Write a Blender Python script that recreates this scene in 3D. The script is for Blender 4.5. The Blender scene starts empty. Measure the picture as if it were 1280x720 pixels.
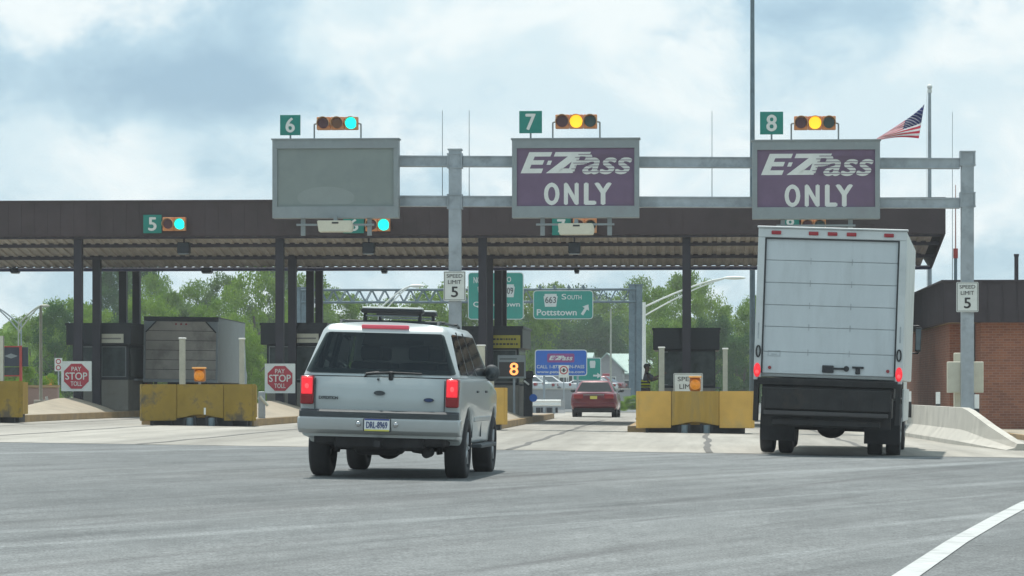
import bpy, bmesh, math, random
import numpy as np
from mathutils import Vector, Matrix
R = math.radians
random.seed(7)
scene = bpy.context.scene
COL = scene.collection

# ------------------------------------------------------------------ camera
F = 3800.0                 # focal length in photo pixels (1280 wide)
YH = 488.0                 # horizon row of the photo
EYE = 1.12
YAW = math.atan(230.0 / F)
cam_d = bpy.data.cameras.new('camera')
cam_d.sensor_width = 36.0
cam_d.lens = F / 1280.0 * 36.0
cam_d.shift_y = (YH - 360.0) / 1280.0
cam_d.clip_start = 0.5
cam_d.clip_end = 6000
cam = bpy.data.objects.new('camera', cam_d)
COL.objects.link(cam)
cam.location = (0, 0, EYE)
cam.rotation_euler = (R(90), 0, YAW)
scene.camera = cam

# ------------------------------------------------------------------ light
SUN_DIR = Vector((-0.13, 0.26, 1.0)).normalized()       # towards the sun
sun_el = math.asin(SUN_DIR.z)
sun_d = bpy.data.lights.new('sun', 'SUN')
sun_d.energy = 3.9
sun_d.angle = R(0.8)
sun_d.color = (1.0, 0.965, 0.90)
sun = bpy.data.objects.new('sun', sun_d)
COL.objects.link(sun)
sun.rotation_euler = SUN_DIR.to_track_quat('Z', 'Y').to_euler()

world = bpy.data.worlds.new('World')
scene.world = world
world.use_nodes = True
wn = world.node_tree
wn.nodes.clear()
def N(tree, kind, **kw):
    n = tree.nodes.new(kind)
    for k, v in kw.items():
        if k.startswith('i_'):
            n.inputs[k[2:].replace('_', ' ')].default_value = v
        else:
            setattr(n, k, v)
    return n
def build_world():
    L = wn.links.new
    out = N(wn, 'ShaderNodeOutputWorld')
    sky = N(wn, 'ShaderNodeTexSky', sky_type='NISHITA', sun_disc=False)
    sky.sun_elevation = sun_el
    sky.sun_rotation = math.atan2(SUN_DIR.x, SUN_DIR.y)
    sky.air_density = 1.0; sky.dust_density = 1.4; sky.ozone_density = 1.0
    tc = N(wn, 'ShaderNodeTexCoord')
    sep = N(wn, 'ShaderNodeSeparateXYZ'); L(tc.outputs['Generated'], sep.inputs[0])
    def mapped(sc, off):
        m = N(wn, 'ShaderNodeMapping'); m.inputs['Scale'].default_value = sc; m.inputs['Location'].default_value = off
        L(tc.outputs['Generated'], m.inputs[0]); return m
    def noise(m, scale, detail, rough, dist=0.0):
        n = N(wn, 'ShaderNodeTexNoise'); n.inputs['Scale'].default_value = scale
        n.inputs['Detail'].default_value = detail; n.inputs['Roughness'].default_value = rough
        n.inputs['Distortion'].default_value = dist
        L(m.outputs[0], n.inputs['Vector']); return n
    def ramp(src, a, b, ca=(0,0,0,1), cb=(1,1,1,1), interp='EASE'):
        r = N(wn, 'ShaderNodeValToRGB'); r.color_ramp.interpolation = interp
        r.color_ramp.elements[0].position = a; r.color_ramp.elements[1].position = b
        r.color_ramp.elements[0].color = ca; r.color_ramp.elements[1].color = cb
        L(src, r.inputs[0]); return r
    def math_(op, a, b):
        m = N(wn, 'ShaderNodeMath', operation=op)
        for i, v in enumerate((a, b)):
            if isinstance(v, (int, float)): m.inputs[i].default_value = v
            else: L(v, m.inputs[i])
        return m.outputs[0]
    def mix(fac, a, b):
        m = N(wn, 'ShaderNodeMix', data_type='RGBA')
        L(fac, m.inputs[0])
        for i, v in ((6, a), (7, b)):
            if isinstance(v, tuple): m.inputs[i].default_value = v
            else: L(v, m.inputs[i])
        return m.outputs[2]
    # large soft banks placed by sky direction: (azimuth deg right of +Y, elevation deg, radius deg, weight)
    def blob(az, el, ra, rz):
        d = Vector((math.sin(R(az)) * math.cos(R(el)), math.cos(R(az)) * math.cos(R(el)), math.sin(R(el))))
        sub = N(wn, 'ShaderNodeVectorMath', operation='SUBTRACT'); L(tc.outputs['Generated'], sub.inputs[0]); sub.inputs[1].default_value = d
        scl = N(wn, 'ShaderNodeVectorMath', operation='MULTIPLY'); L(sub.outputs[0], scl.inputs[0])
        scl.inputs[1].default_value = (1 / math.sin(R(ra)), 1 / math.sin(R(ra)), 1 / math.sin(R(rz)))
        ln = N(wn, 'ShaderNodeVectorMath', operation='LENGTH'); L(scl.outputs[0], ln.inputs[0])
        g = math_('POWER', 2.718, math_('MULTIPLY', math_('MULTIPLY', ln.outputs['Value'], ln.outputs['Value']), -1.0))
        return g
    big = noise(mapped((1, 1, 1.5), (3.13, 0.4, 1.7)), 7.5, 8.0, 0.55, 0.15).outputs['Fac']
    det = noise(mapped((1, 1, 1.3), (0.3, 5.2, 2.2)), 24.0, 9.0, 0.60, 0.25).outputs['Fac']
    v = math_('ADD', math_('MULTIPLY', big, 0.70), math_('MULTIPLY', det, 0.42))
    def az_el(px, py):
        return math.degrees(math.atan((px - 870) / F)), math.degrees(math.atan((YH - py) / F))
    for px, py, rx, rz, w in ((470, 60, 170, 75, .085), (40, 30, 110, 40, .07), (10, 190, 70, 55, .14), (150, 190, 60, 40, .05),
                              (880, 110, 130, 50, .06), (1230, 130, 110, 120, .13), (860, 240, 110, 40, .10), (330, 170, 210, 28, .09),
                              (260, 95, 110, 55, -.11), (120, 225, 200, 40, .05), (1050, 20, 200, 40, -.10), (640, 170, 130, 50, -.03), (1000, 100, 90, 90, -.06), (1040, 190, 100, 40, -.03)):
        a, e = az_el(px, py)
        v = math_('ADD', v, math_('MULTIPLY', blob(a, e, rx / F * 57.3, rz / F * 57.3), w))
    cover = ramp(v, 0.51, 0.62).outputs[0]
    shade = ramp(v, 0.38, 0.57, (1, 1, 1, 1), (0, 0, 0, 1)).outputs[0]
    # three cloud tones lit by the real sky: blue gap, grey veil, white top
    skyc = N(wn, 'ShaderNodeMix', data_type='RGBA', blend_type='MULTIPLY'); skyc.inputs[0].default_value = 1.0
    L(sky.outputs[0], skyc.inputs[6]); skyc.inputs[7].default_value = (0.088, 0.088, 0.088, 1)
    hz = ramp(sep.outputs[2], 0.0, 0.09, (1, 1, 1, 1), (0, 0, 0, 1), 'LINEAR').outputs[0]
    veil = mix(shade, (0.50, 0.71, 0.83, 1), (0.31, 0.50, 0.65, 1))
    veil2 = mix(math_('MULTIPLY', hz, 0.45), veil, (0.56, 0.75, 0.82, 1))
    vm = N(wn, 'ShaderNodeMix', data_type='RGBA'); vm.inputs[0].default_value = 0.84
    L(skyc.outputs[2], vm.inputs[6]); L(veil2, vm.inputs[7])
    det2 = noise(mapped((1, 1, 1.6), (4.3, 1.2, 7.2)), 16.0, 8.0, 0.58, 0.3).outputs['Fac']
    top = ramp(det2, .40, .62, (0.66, 0.81, 0.87, 1), (0.86, 0.935, 0.945, 1)).outputs[0]
    fin = mix(cover, vm.outputs[2], top)
    bg = N(wn, 'ShaderNodeBackground')
    # the Background runs at 0.1, the tones above are scaled up to suit
    up = N(wn, 'ShaderNodeMix', data_type='RGBA', blend_type='MULTIPLY'); up.inputs[0].default_value = 1.0
    up.clamp_result = False
    L(fin, up.inputs[6]); up.inputs[7].default_value = (10, 10, 10, 1)
    L(up.outputs[2], bg.inputs[0]); bg.inputs[1].default_value = 0.1
    L(bg.outputs[0], out.inputs[0])
build_world()
world.cycles.sampling_method = 'MANUAL'
world.cycles.sample_map_resolution = 1024
scene.view_settings.view_transform = 'Standard'
scene.view_settings.look = 'None'
scene.view_settings.exposure = 0.12
scene.view_settings.gamma = 1.0
scene.view_settings.use_curve_mapping = False
scene.cycles.max_bounces = 6
scene.cycles.transparent_max_bounces = 8

# ------------------------------------------------------------------ helpers
def px(pxl, Y):            # x of a photo column at plaza depth Y
    rx = -F * math.sin(YAW) + (pxl - 640) * math.cos(YAW)
    ry = F * math.cos(YAW) + (pxl - 640) * math.sin(YAW)
    return rx * Y / ry
def pz(pxl, pyl, Y):
    ry = F * math.cos(YAW) + (pxl - 640) * math.sin(YAW)
    return EYE + (YH - pyl) * Y / ry
def gz(x, y=0):
    f = 1.0 if y < 112 else max(0.0, 1 - (y - 112) / 58.0)
    return -0.014 * max(-30, min(30, x)) * f

def tag(o, label=None, cat=None, group=None, kind=None):
    if label: o['label'] = label
    if cat: o['category'] = cat
    if group: o['group'] = group
    if kind: o['kind'] = kind
    return o
def thing(name, label, cat, loc=(0, 0, 0), rz=0.0, group=None):
    o = bpy.data.objects.new(name, None); COL.objects.link(o)
    o.empty_display_size = 0.2
    o.location = loc; o.rotation_euler = (0, 0, rz)
    return tag(o, label, cat, group)
def kids(o):
    return [c for c in bpy.data.objects if c.parent == o]
def copy_tree(o, loc=None, label=None, parent=None):
    ch = kids(o)
    c = o.copy(); COL.objects.link(c)
    if parent is not None: c.parent = parent
    if loc is not None: c.location = loc
    if label: c['label'] = label
    for k in ch: copy_tree(k, parent=c)
    return c

class MB:
    def __init__(s, off=(0, 0, 0)):
        s.bm = bmesh.new(); s.off = Vector(off)
    def _fin(s, verts, M=None):
        if M is not None: bmesh.ops.transform(s.bm, matrix=M, verts=verts)
    def box(s, x0, x1, y0, y1, z0, z1, bev=0.0, M=None, seg=1, mi=0):
        r = bmesh.ops.create_cube(s.bm, size=1.0)
        vs = r['verts']
        for v in vs:
            v.co = Vector((x0 + (v.co.x + .5) * (x1 - x0), y0 + (v.co.y + .5) * (y1 - y0), z0 + (v.co.z + .5) * (z1 - z0)))
        if bev > 0:
            es = list({e for v in vs for e in v.link_edges})
            b = bmesh.ops.bevel(s.bm, geom=es, offset=bev, segments=seg, affect='EDGES', profile=0.5)
            vs = list({v for f in b['faces'] for v in f.verts} | {v for v in vs if v.is_valid})
        if mi:
            for f in {f for v in vs for f in v.link_faces}: f.material_index = mi
        s._fin(vs, M); return s
    def cyl(s, p0, p1, r0, r1=None, n=12, caps=True, mi=0):
        if r1 is None: r1 = r0
        p0 = Vector(p0); p1 = Vector(p1); d = p1 - p0
        if d.length < 1e-6: return s
        q = d.to_track_quat('Z', 'Y').to_matrix().to_4x4()
        r = bmesh.ops.create_cone(s.bm, cap_ends=caps, segments=n, radius1=r0, radius2=max(r1, 1e-4), depth=d.length)
        bmesh.ops.transform(s.bm, matrix=Matrix.Translation((p0 + p1) / 2) @ q, verts=r['verts'])
        if mi:
            for f in {f for v in r['verts'] for f in v.link_faces}: f.material_index = mi
        return s
    def tube(s, pts, r, n=8):
        for a, b in zip(pts[:-1], pts[1:]): s.cyl(a, b, r, n=n)
        return s
    def sph(s, c, r, sc=(1, 1, 1), u=16, v=10):
        q = bmesh.ops.create_uvsphere(s.bm, u_segments=u, v_segments=v, radius=r)
        bmesh.ops.transform(s.bm, matrix=Matrix.Translation(c) @ Matrix.Diagonal((*sc, 1)), verts=q['verts'])
        return s
    def poly(s, pts):
        vs = [s.bm.verts.new(p) for p in pts]
        try: s.bm.faces.new(vs)
        except ValueError: pass
        return s
    def prism(s, pts, axis, a, b):
        """pts = 2D outline; axis 'x': (y,z); 'y': (x,z); 'z': (x,y)"""
        def P(p, t):
            return (t, p[0], p[1]) if axis == 'x' else (p[0], t, p[1]) if axis == 'y' else (p[0], p[1], t)
        va = [s.bm.verts.new(P(p, a)) for p in pts]; vb = [s.bm.verts.new(P(p, b)) for p in pts]
        fs = [s.bm.faces.new(va), s.bm.faces.new(list(reversed(vb)))]
        n = len(pts)
        for i in range(n): fs.append(s.bm.faces.new((va[i], vb[i], vb[(i + 1) % n], va[(i + 1) % n])))
        bmesh.ops.recalc_face_normals(s.bm, faces=fs)
        return s
    def text(s, body, x0, x1, z0, z1, y, bold=0.0, shear=0.0, keep=False):
        """letters lying in the XZ plane facing -Y, fitted to the box"""
        c = bpy.data.curves.new('t', 'FONT'); c.body = body; c.shear = shear
        c.resolution_u = 4
        o = bpy.data.objects.new('t', c); COL.objects.link(o)
        dg = bpy.context.evaluated_depsgraph_get(); dg.update()
        me = bpy.data.meshes.new_from_object(o.evaluated_get(dg))
        co = np.array([v.co[:] for v in me.vertices])
        lo = co.min(0); hi = co.max(0)
        e = bold * (z1 - z0)
        x0 += e; x1 -= e; z0 += e * .7; z1 -= e * .7
        sx = (x1 - x0) / (hi[0] - lo[0]); sz = (z1 - z0) / (hi[1] - lo[1])
        for q, (dx, dz) in enumerate(((0, 0), (e, 0), (-e, 0), (0, e * .7), (0, -e * .7)) if e > 0 else ((0, 0),)):
            for v, p in zip(me.vertices, co):
                v.co = Vector((x0 + (p[0] - lo[0]) * sx + dx, y - q * .0012, z0 + (p[1] - lo[1]) * sz + dz))
            s.bm.from_mesh(me)
        bpy.data.objects.remove(o); bpy.data.meshes.remove(me); bpy.data.curves.remove(c)
        return s
    def build(s, name, mats, parent=None, smooth=False, label=None, loc=None):
        if s.off.length > 0: bmesh.ops.translate(s.bm, vec=-s.off, verts=s.bm.verts)
        me = bpy.data.meshes.new(name)
        if not isinstance(mats, (list, tuple)): mats = [mats]
        for m in mats: me.materials.append(m)
        s.bm.normal_update(); s.bm.to_mesh(me); s.bm.free()
        if smooth:
            me.shade_smooth()
            try: me.set_sharp_from_angle(angle=R(35))
            except Exception: pass
        o = bpy.data.objects.new(name, me); COL.objects.link(o)
        if parent is not None: o.parent = parent
        if loc is not None: o.location = loc
        if label: o['label'] = label
        return o

def mat(name, c, rough=0.7, metal=0.0, var=0.12, scale=4.0, bump=0.0, bscale=40.0, c2=None, c2scale=1.2, c2lo=.5, c2hi=.7,
        emit=0.0, ecol=None, spec=0.5, coat=0.0, stretch=None, world_pos=False, trans=0.0):
    m = bpy.data.materials.new(name); m.use_nodes = True
    t = m.node_tree; t.nodes.clear(); L = t.links.new
    out = N(t, 'ShaderNodeOutputMaterial'); b = N(t, 'ShaderNodeBsdfPrincipled')
    L(b.outputs[0], out.inputs[0])
    b.inputs['Roughness'].default_value = rough; b.inputs['Metallic'].default_value = metal
    b.inputs['Specular IOR Level'].default_value = spec
    b.inputs['Coat Weight'].default_value = coat
    b.inputs['Coat Roughness'].default_value = 0.08
    if world_pos:
        src = N(t, 'ShaderNodeNewGeometry').outputs['Position']
    else:
        src = N(t, 'ShaderNodeTexCoord').outputs['Object']
    if stretch:
        mp = N(t, 'ShaderNodeMapping'); mp.inputs['Scale'].default_value = stretch; L(src, mp.inputs[0]); src = mp.outputs[0]
    n = N(t, 'ShaderNodeTexNoise'); n.inputs['Scale'].default_value = scale; n.inputs['Detail'].default_value = 7; n.inputs['Roughness'].default_value = .62
    L(src, n.inputs['Vector'])
    mr = N(t, 'ShaderNodeMapRange'); mr.inputs['From Min'].default_value = .3; mr.inputs['From Max'].default_value = .7
    mr.inputs['To Min'].default_value = 1 - var; mr.inputs['To Max'].default_value = 1 + var
    L(n.outputs['Fac'], mr.inputs[0])
    col = N(t, 'ShaderNodeMix', data_type='RGBA', blend_type='MULTIPLY'); col.inputs[0].default_value = 1
    col.inputs[6].default_value = (*c, 1); L(mr.outputs[0], col.inputs[7])
    res = col.outputs[2]
    if c2:
        n2 = N(t, 'ShaderNodeTexNoise'); n2.inputs['Scale'].default_value = c2scale; n2.inputs['Detail'].default_value = 8; n2.inputs['Roughness'].default_value = .65
        L(src, n2.inputs['Vector'])
        r2 = N(t, 'ShaderNodeValToRGB'); r2.color_ramp.elements[0].position = c2lo; r2.color_ramp.elements[1].position = c2hi
        L(n2.outputs['Fac'], r2.inputs[0])
        mx = N(t, 'ShaderNodeMix', data_type='RGBA'); L(r2.outputs[0], mx.inputs[0]); L(res, mx.inputs[6]); mx.inputs[7].default_value = (*c2, 1)
        res = mx.outputs[2]
    L(res, b.inputs['Base Color'])
    if bump:
        n3 = N(t, 'ShaderNodeTexNoise'); n3.inputs['Scale'].default_value = bscale; n3.inputs['Detail'].default_value = 5; L(src, n3.inputs['Vector'])
        bp = N(t, 'ShaderNodeBump'); bp.inputs['Strength'].default_value = bump; bp.inputs['Distance'].default_value = .01
        L(n3.outputs['Fac'], bp.inputs['Height']); L(bp.outputs[0], b.inputs['Normal'])
    if emit:
        b.inputs['Emission Color'].default_value = (*(ecol or c), 1); b.inputs['Emission Strength'].default_value = emit
    if trans:
        tr = N(t, 'ShaderNodeBsdfTranslucent'); L(res, tr.inputs[0])
        ms = N(t, 'ShaderNodeMixShader'); ms.inputs[0].default_value = trans
        L(b.outputs[0], ms.inputs[1]); L(tr.outputs[0], ms.inputs[2]); L(ms.outputs[0], out.inputs[0])
    return m

M = {}
M['galv'] = mat('galvanised steel', (.33, .37, .40), .5, .35, .16, 3, .15, 60, c2=(.24, .27, .29), c2scale=2.5)
M['galv_dark'] = mat('weathered blue grey steel', (.15, .205, .235), .55, .2, .2, 2, c2=(.10, .14, .165), c2scale=3)
M['frame_grey'] = mat('sign cabinet grey', (.235, .27, .28), .5, .15, .10, 2.5, c2=(.22, .24, .25), c2scale=1.3)
M['purple'] = mat('sign face purple', (.135, .085, .15), .55, 0, .10, 2, c2=(.135, .085, .125), c2scale=.8)
M['blank_face'] = mat('blank sign face grey', (.20, .235, .225), .6, 0, .06, 1.5, c2=(.17, .20, .20), c2scale=.9)
M['sticker'] = mat('faint patch on blank sign', (.228, .262, .255), .6, 0, .05, 2)
M['letter'] = mat('reflective white letter', (.66, .68, .65), .5, 0, .06, 3)
M['white_sign'] = mat('white sign sheet', (.66, .69, .66), .5, 0, .05, 3, c2=(.56, .58, .54), c2scale=2)
M['black'] = mat('black paint', (.015, .015, .017), .5, 0, .1, 5)
M['black_letter'] = mat('black lettering', (.02, .02, .022), .6, 0, .1, 5)
M['red_sign'] = mat('red sign sheet', (.40, .03, .05), .5, 0, .08, 4)
M['green_sign'] = mat('green sign sheet', (.0, .27, .21), .5, 0, .07, 2)
M['green_plate'] = mat('green number plate', (.0, .20, .16), .5, 0, .07, 4)
M['blue_sign'] = mat('blue sign sheet', (.01, .12, .50), .5, 0, .07, 2)
M['yellow_sign'] = mat('yellow sign sheet', (.42, .36, .04), .6, 0, .12, 4)
M['signal_body'] = mat('faded orange signal housing', (.62, .24, .09), .55, 0, .15, 8, c2=(.60, .34, .20), c2scale=5)
M['signal_lens_off'] = mat('dark lens', (.09, .03, .035), .25, 0, .1, 5)
M['lens_off_amber'] = mat('unlit amber lens', (.16, .07, .025), .25, 0, .1, 5)
M['lens_off_green'] = mat('unlit green lens', (.03, .06, .055), .25, 0, .1, 5)
M['lens_green'] = mat('lit green lens', (.0, .6, .5), .3, 0, .05, 9, emit=1.1, ecol=(0.0, 1.0, .78))
M['lens_amber'] = mat('lit amber lens', (.9, .5, .02), .3, 0, .05, 9, emit=1.0, ecol=(1.0, .60, .02))
M['visor'] = mat('signal visor cream', (.55, .36, .20), .5, 0, .1, 9)
M['beacon'] = mat('amber beacon lens', (.50, .17, .02), .35, 0, .3, 14, emit=.22, ecol=(1.0, .42, .02))
M['beacon_top'] = mat('orange beacon hood', (.85, .42, .12), .5, 0, .1, 9)
M['beacon_body'] = mat('amber plastic housing', (.42, .15, .02), .4, 0, .4, 12)
M['cream'] = mat('cream painted metal', (.60, .58, .47), .5, 0, .07, 3, c2=(.50, .47, .37), c2scale=2)
M['fascia'] = mat('dark brown standing seam metal', (.064, .047, .049), .6, .1, .14, 1.2, c2=(.043, .032, .031), c2scale=.35, spec=.3)
M['fascia_build'] = mat('dark brown roof fascia', (.050, .041, .047), .7, .0, .16, 1.4, c2=(.038, .03, .036), c2scale=.5, spec=.3)
M['soffit'] = mat('ribbed taupe soffit sheet', (.60, .55, .50), .7, 0, .25, 2.0, c2=(.50, .44, .38), c2scale=1.4, c2lo=.42, c2hi=.66, stretch=(3, .6, .6))
M['purlin'] = mat('dark steel purlin', (.045, .040, .055), .6, .1, .15, 2)
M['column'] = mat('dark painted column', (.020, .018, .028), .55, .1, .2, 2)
M['gutter'] = mat('blue grey gutter edge', (.035, .04, .115), .5, 0, .3, 6)
M['gutter_light'] = mat('weathered gutter lip', (.36, .34, .42), .6, 0, .5, 9)
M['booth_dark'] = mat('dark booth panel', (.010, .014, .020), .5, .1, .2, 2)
M['booth_low'] = mat('grey beige booth panel', (.235, .225, .195), .7, 0, .1, 1.5, c2=(.17, .16, .14), c2scale=1.2)
M['glass_dark'] = mat('dark glass', (.035, .045, .05), .08, 0, .25, 2.5, spec=.7)
M['glass_booth'] = mat('booth glass with painted reflections', (.05, .066, .066), .25, 0, .6, 2.6, spec=.25)  # reflections are put into the lighter, mottled base colour
M['frame_al'] = mat('aluminium frame', (.20, .22, .23), .4, .4, .1, 4)
M['mustard'] = mat('weathered mustard paint on steel', (.275, .18, .018), .65, 0, .18, 1.6, .15, 20, c2=(.095, .075, .045), c2scale=1.5, c2lo=.50, c2hi=.62)
M['mustard_light'] = mat('pale yellow paint', (.60, .36, .075), .65, 0, .10, 1.8, .15, 20, c2=(.50, .33, .10), c2scale=1.4)  # paler yellow for the wing panels
M['mustard_mid'] = mat('yellow paint with grime', (.38, .235, .035), .65, 0, .14, 1.8, .15, 20, c2=(.25, .18, .06), c2scale=1.7, stretch=(3, 3, .4))
M['steel_dark'] = mat('dark grimy steel', (.03, .032, .036), .6, .2, .3, 6)
M['concrete'] = mat('barrier concrete', (.50, .475, .42), .85, 0, .10, 1.5, .4, 30, c2=(.36, .34, .30), c2scale=1.3, c2lo=.5, c2hi=.8)
M['island_conc'] = mat('island concrete', (.36, .31, .235), .85, 0, .10, 1.2, .4, 30, c2=(.28, .245, .19), c2scale=.8)
M['kerb'] = mat('faded yellow brown kerb', (.34, .235, .12), .8, 0, .2, 2, c2=(.22, .17, .12), c2scale=1.1)
M['post_pale'] = mat('pale weathered guard post', (.42, .42, .35), .6, 0, .14, 5)
M['white_cap'] = mat('white post cap', (.75, .76, .73), .5, 0, .05, 5)
M['rubber'] = mat('tyre rubber', (.018, .018, .02), .8, 0, .2, 10)
M['rim'] = mat('steel rim', (.30, .31, .32), .4, .5, .1, 8)
M['under'] = mat('grimy underbody', (.018, .017, .018), .8, 0, .4, 5)
M['silver'] = mat('silver car paint', (.45, .49, .485), .32, .15, .03, 2, coat=.5, c2=(.46, .49, .485), c2scale=1.5)
M['silver2'] = mat('silver bumper', (.44, .46, .455), .38, .2, .06, 4, coat=.3, c2=(.40, .42, .41), c2scale=2)
M['car_trim'] = mat('dark grey plastic trim', (.05, .058, .062), .6, 0, .15, 6)
M['car_glass'] = mat('tinted car glass', (.012, .016, .018), .06, 0, .35, 1.8, spec=.35)
M['side_glass'] = mat('side window glass', (.09, .12, .14), .04, 0, .35, 1.8, spec=1.0)
def tinted(name, tint, refl=.9):
    m = bpy.data.materials.new(name); m.use_nodes = True; t = m.node_tree; t.nodes.clear(); L = t.links.new
    out = N(t, 'ShaderNodeOutputMaterial'); tr = N(t, 'ShaderNodeBsdfTransparent'); tr.inputs[0].default_value = (*tint, 1)
    gl = N(t, 'ShaderNodeBsdfGlossy'); gl.inputs['Roughness'].default_value = .03; gl.inputs[0].default_value = (refl, refl, refl, 1)
    fr = N(t, 'ShaderNodeFresnel'); fr.inputs[0].default_value = 1.5
    n = N(t, 'ShaderNodeTexNoise'); n.inputs['Scale'].default_value = 2.0; L(N(t, 'ShaderNodeTexCoord').outputs['Object'], n.inputs['Vector'])
    bp = N(t, 'ShaderNodeBump'); bp.inputs['Strength'].default_value = .03; bp.inputs['Distance'].default_value = .01; L(n.outputs['Fac'], bp.inputs['Height']); L(bp.outputs[0], gl.inputs['Normal'])
    ms = N(t, 'ShaderNodeMixShader'); L(fr.outputs[0], ms.inputs[0]); L(tr.outputs[0], ms.inputs[1]); L(gl.outputs[0], ms.inputs[2]); L(ms.outputs[0], out.inputs[0]); return m
M['tint_rear'] = tinted('dark tinted rear glass', (.13, .155, .15))
M['tint_side'] = tinted('tinted side glass', (.22, .26, .27))
M['clear_front'] = tinted('clear windscreen glass', (.72, .78, .76))
M['interior'] = mat('dark grey interior', (.05, .052, .055), .8, 0, .1, 6)
M['tail_red'] = mat('tail lamp red', (.28, .01, .015), .2, 0, .1, 20, coat=.5)
M['tail_lit'] = mat('lit tail lamp', (.9, .03, .04), .2, 0, .2, 30, emit=.55, ecol=(1.0, .02, .04))
M['tail_core'] = mat('bright bulb area of tail lamp', (1, .1, .1), .2, 0, .3, 40, emit=.9, ecol=(1.0, .07, .08))
M['chrome'] = mat('chrome', (.5, .5, .5), .2, .9, .05, 5)
M['truck_white'] = mat('white truck body', (.60, .625, .615), .5, 0, .05, 1.5, c2=(.47, .50, .495), c2scale=.8)
M['truck_door'] = mat('white roller door', (.56, .60, .61), .45, 0, .05, 1.5, c2=(.42, .45, .45), c2scale=.9, c2lo=.5, c2hi=.85, stretch=(2.2, 1, .45))
M['door_gap'] = mat('door seam', (.40, .43, .44), .6, 0, .25, 6)
M['rust_steel'] = mat('dark rusty liftgate steel', (.022, .021, .021), .7, .1, .4, 4, c2=(.05, .038, .028), c2scale=3, c2lo=.55, c2hi=.8)
M['trailer_rear'] = mat('dirty grey trailer door', (.38, .355, .32), .7, 0, .2, 1.2, c2=(.19, .175, .155), c2scale=1.0)
M['trailer_side'] = mat('blue grey trailer side', (.20, .235, .25), .5, .1, .1, 2)
M['red_paint'] = mat('dark red car paint', (.14, .004, .014), .28, .1, .06, 3, coat=.6)
M['plate'] = mat('number plate white', (.80, .81, .80), .5, 0, .04, 9)
M['plate_blue'] = mat('number plate blue', (.04, .07, .30), .5, 0, .04, 9)
M['plate_yellow'] = mat('number plate yellow', (.65, .60, .12), .5, 0, .04, 9)
M['plate_text'] = mat('number plate dark blue', (.05, .07, .2), .5, 0, .04, 9)
M['led'] = mat('amber LED', (.9, .3, .08), .4, 0, .1, 60, emit=1.5, ecol=(1.0, .36, .10))
M['led_board'] = mat('LED board dark', (.03, .028, .03), .5, 0, .2, 20)
M['orange'] = mat('orange plastic', (.62, .23, .03), .6, 0, .1, 5)
M['red_metal'] = mat('red frame', (.42, .05, .04), .5, 0, .1, 5)
M['navy'] = mat('navy board', (.025, .035, .055), .5, 0, .15, 3)
M['flag_red'] = mat('flag red', (.75, .08, .14), .9, 0, .1, 5, trans=.6)
M['flag_white'] = mat('flag white', (.9, .88, .90), .9, 0, .06, 5, trans=.6)
M['flag_blue'] = mat('flag blue', (.05, .06, .22), .9, 0, .1, 5, trans=.6)
M['roof_green'] = mat('pale green metal roof', (.36, .47, .42), .5, 0, .1, 1)
M['house_wall'] = mat('grey siding', (.33, .33, .33), .8, 0, .1, 1, stretch=(1, 1, 6))
M['car_white'] = mat('white car paint', (.6, .62, .63), .3, 0, .04, 2, coat=.5)
M['bark'] = mat('bark', (.10, .08, .06), .9, 0, .3, 4, stretch=(1, 1, .3))
M['skin'] = mat('dark skin', (.06, .035, .025), .6, 0, .05, 9)
M['cloth_dark'] = mat('dark cloth', (.035, .035, .045), .9, 0, .15, 9)
M['cloth_navy'] = mat('navy cloth', (.04, .045, .06), .9, 0, .15, 9)
M['hivis'] = mat('hi vis yellow', (.50, .55, .03), .7, 0, .1, 9)
M['hair'] = mat('black hair', (.01, .01, .01), .8, 0, .1, 9)

def brick_mat(name, c1, c2, mortar):
    m = bpy.data.materials.new(name); m.use_nodes = True; t = m.node_tree; L = t.links.new
    b = t.nodes['Principled BSDF']; b.inputs['Roughness'].default_value = .85
    tc = N(t, 'ShaderNodeNewGeometry'); sp = N(t, 'ShaderNodeSeparateXYZ'); L(tc.outputs['Position'], sp.inputs[0])
    ad = N(t, 'ShaderNodeMath', operation='ADD'); L(sp.outputs[0], ad.inputs[0]); L(sp.outputs[1], ad.inputs[1])
    cb = N(t, 'ShaderNodeCombineXYZ'); L(ad.outputs[0], cb.inputs[0]); L(sp.outputs[2], cb.inputs[1])
    br = N(t, 'ShaderNodeTexBrick'); L(cb.outputs[0], br.inputs['Vector'])
    br.inputs['Color1'].default_value = (*c1, 1); br.inputs['Color2'].default_value = (*c2, 1); br.inputs['Mortar'].default_value = (*mortar, 1)
    br.inputs['Scale'].default_value = 1; br.inputs['Brick Width'].default_value = .21; br.inputs['Row Height'].default_value = .075
    br.inputs['Mortar Size'].default_value = .008; br.inputs['Bias'].default_value = .1
    n = N(t, 'ShaderNodeTexNoise'); n.inputs['Scale'].default_value = 1.3; n.inputs['Detail'].default_value = 6; L(tc.outputs['Position'], n.inputs['Vector'])
    mr = N(t, 'ShaderNodeMapRange'); mr.inputs['To Min'].default_value = .65; mr.inputs['To Max'].default_value = 1.3; L(n.outputs['Fac'], mr.inputs[0])
    mx = N(t, 'ShaderNodeMix', data_type='RGBA', blend_type='MULTIPLY'); mx.inputs[0].default_value = 1; L(br.outputs[0], mx.inputs[6]); L(mr.outputs[0], mx.inputs[7])
    L(mx.outputs[2], b.inputs['Base Color'])
    return m
M['brick'] = brick_mat('orange brown brick', (.34, .135, .075), (.24, .095, .06), (.32, .19, .14))

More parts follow.
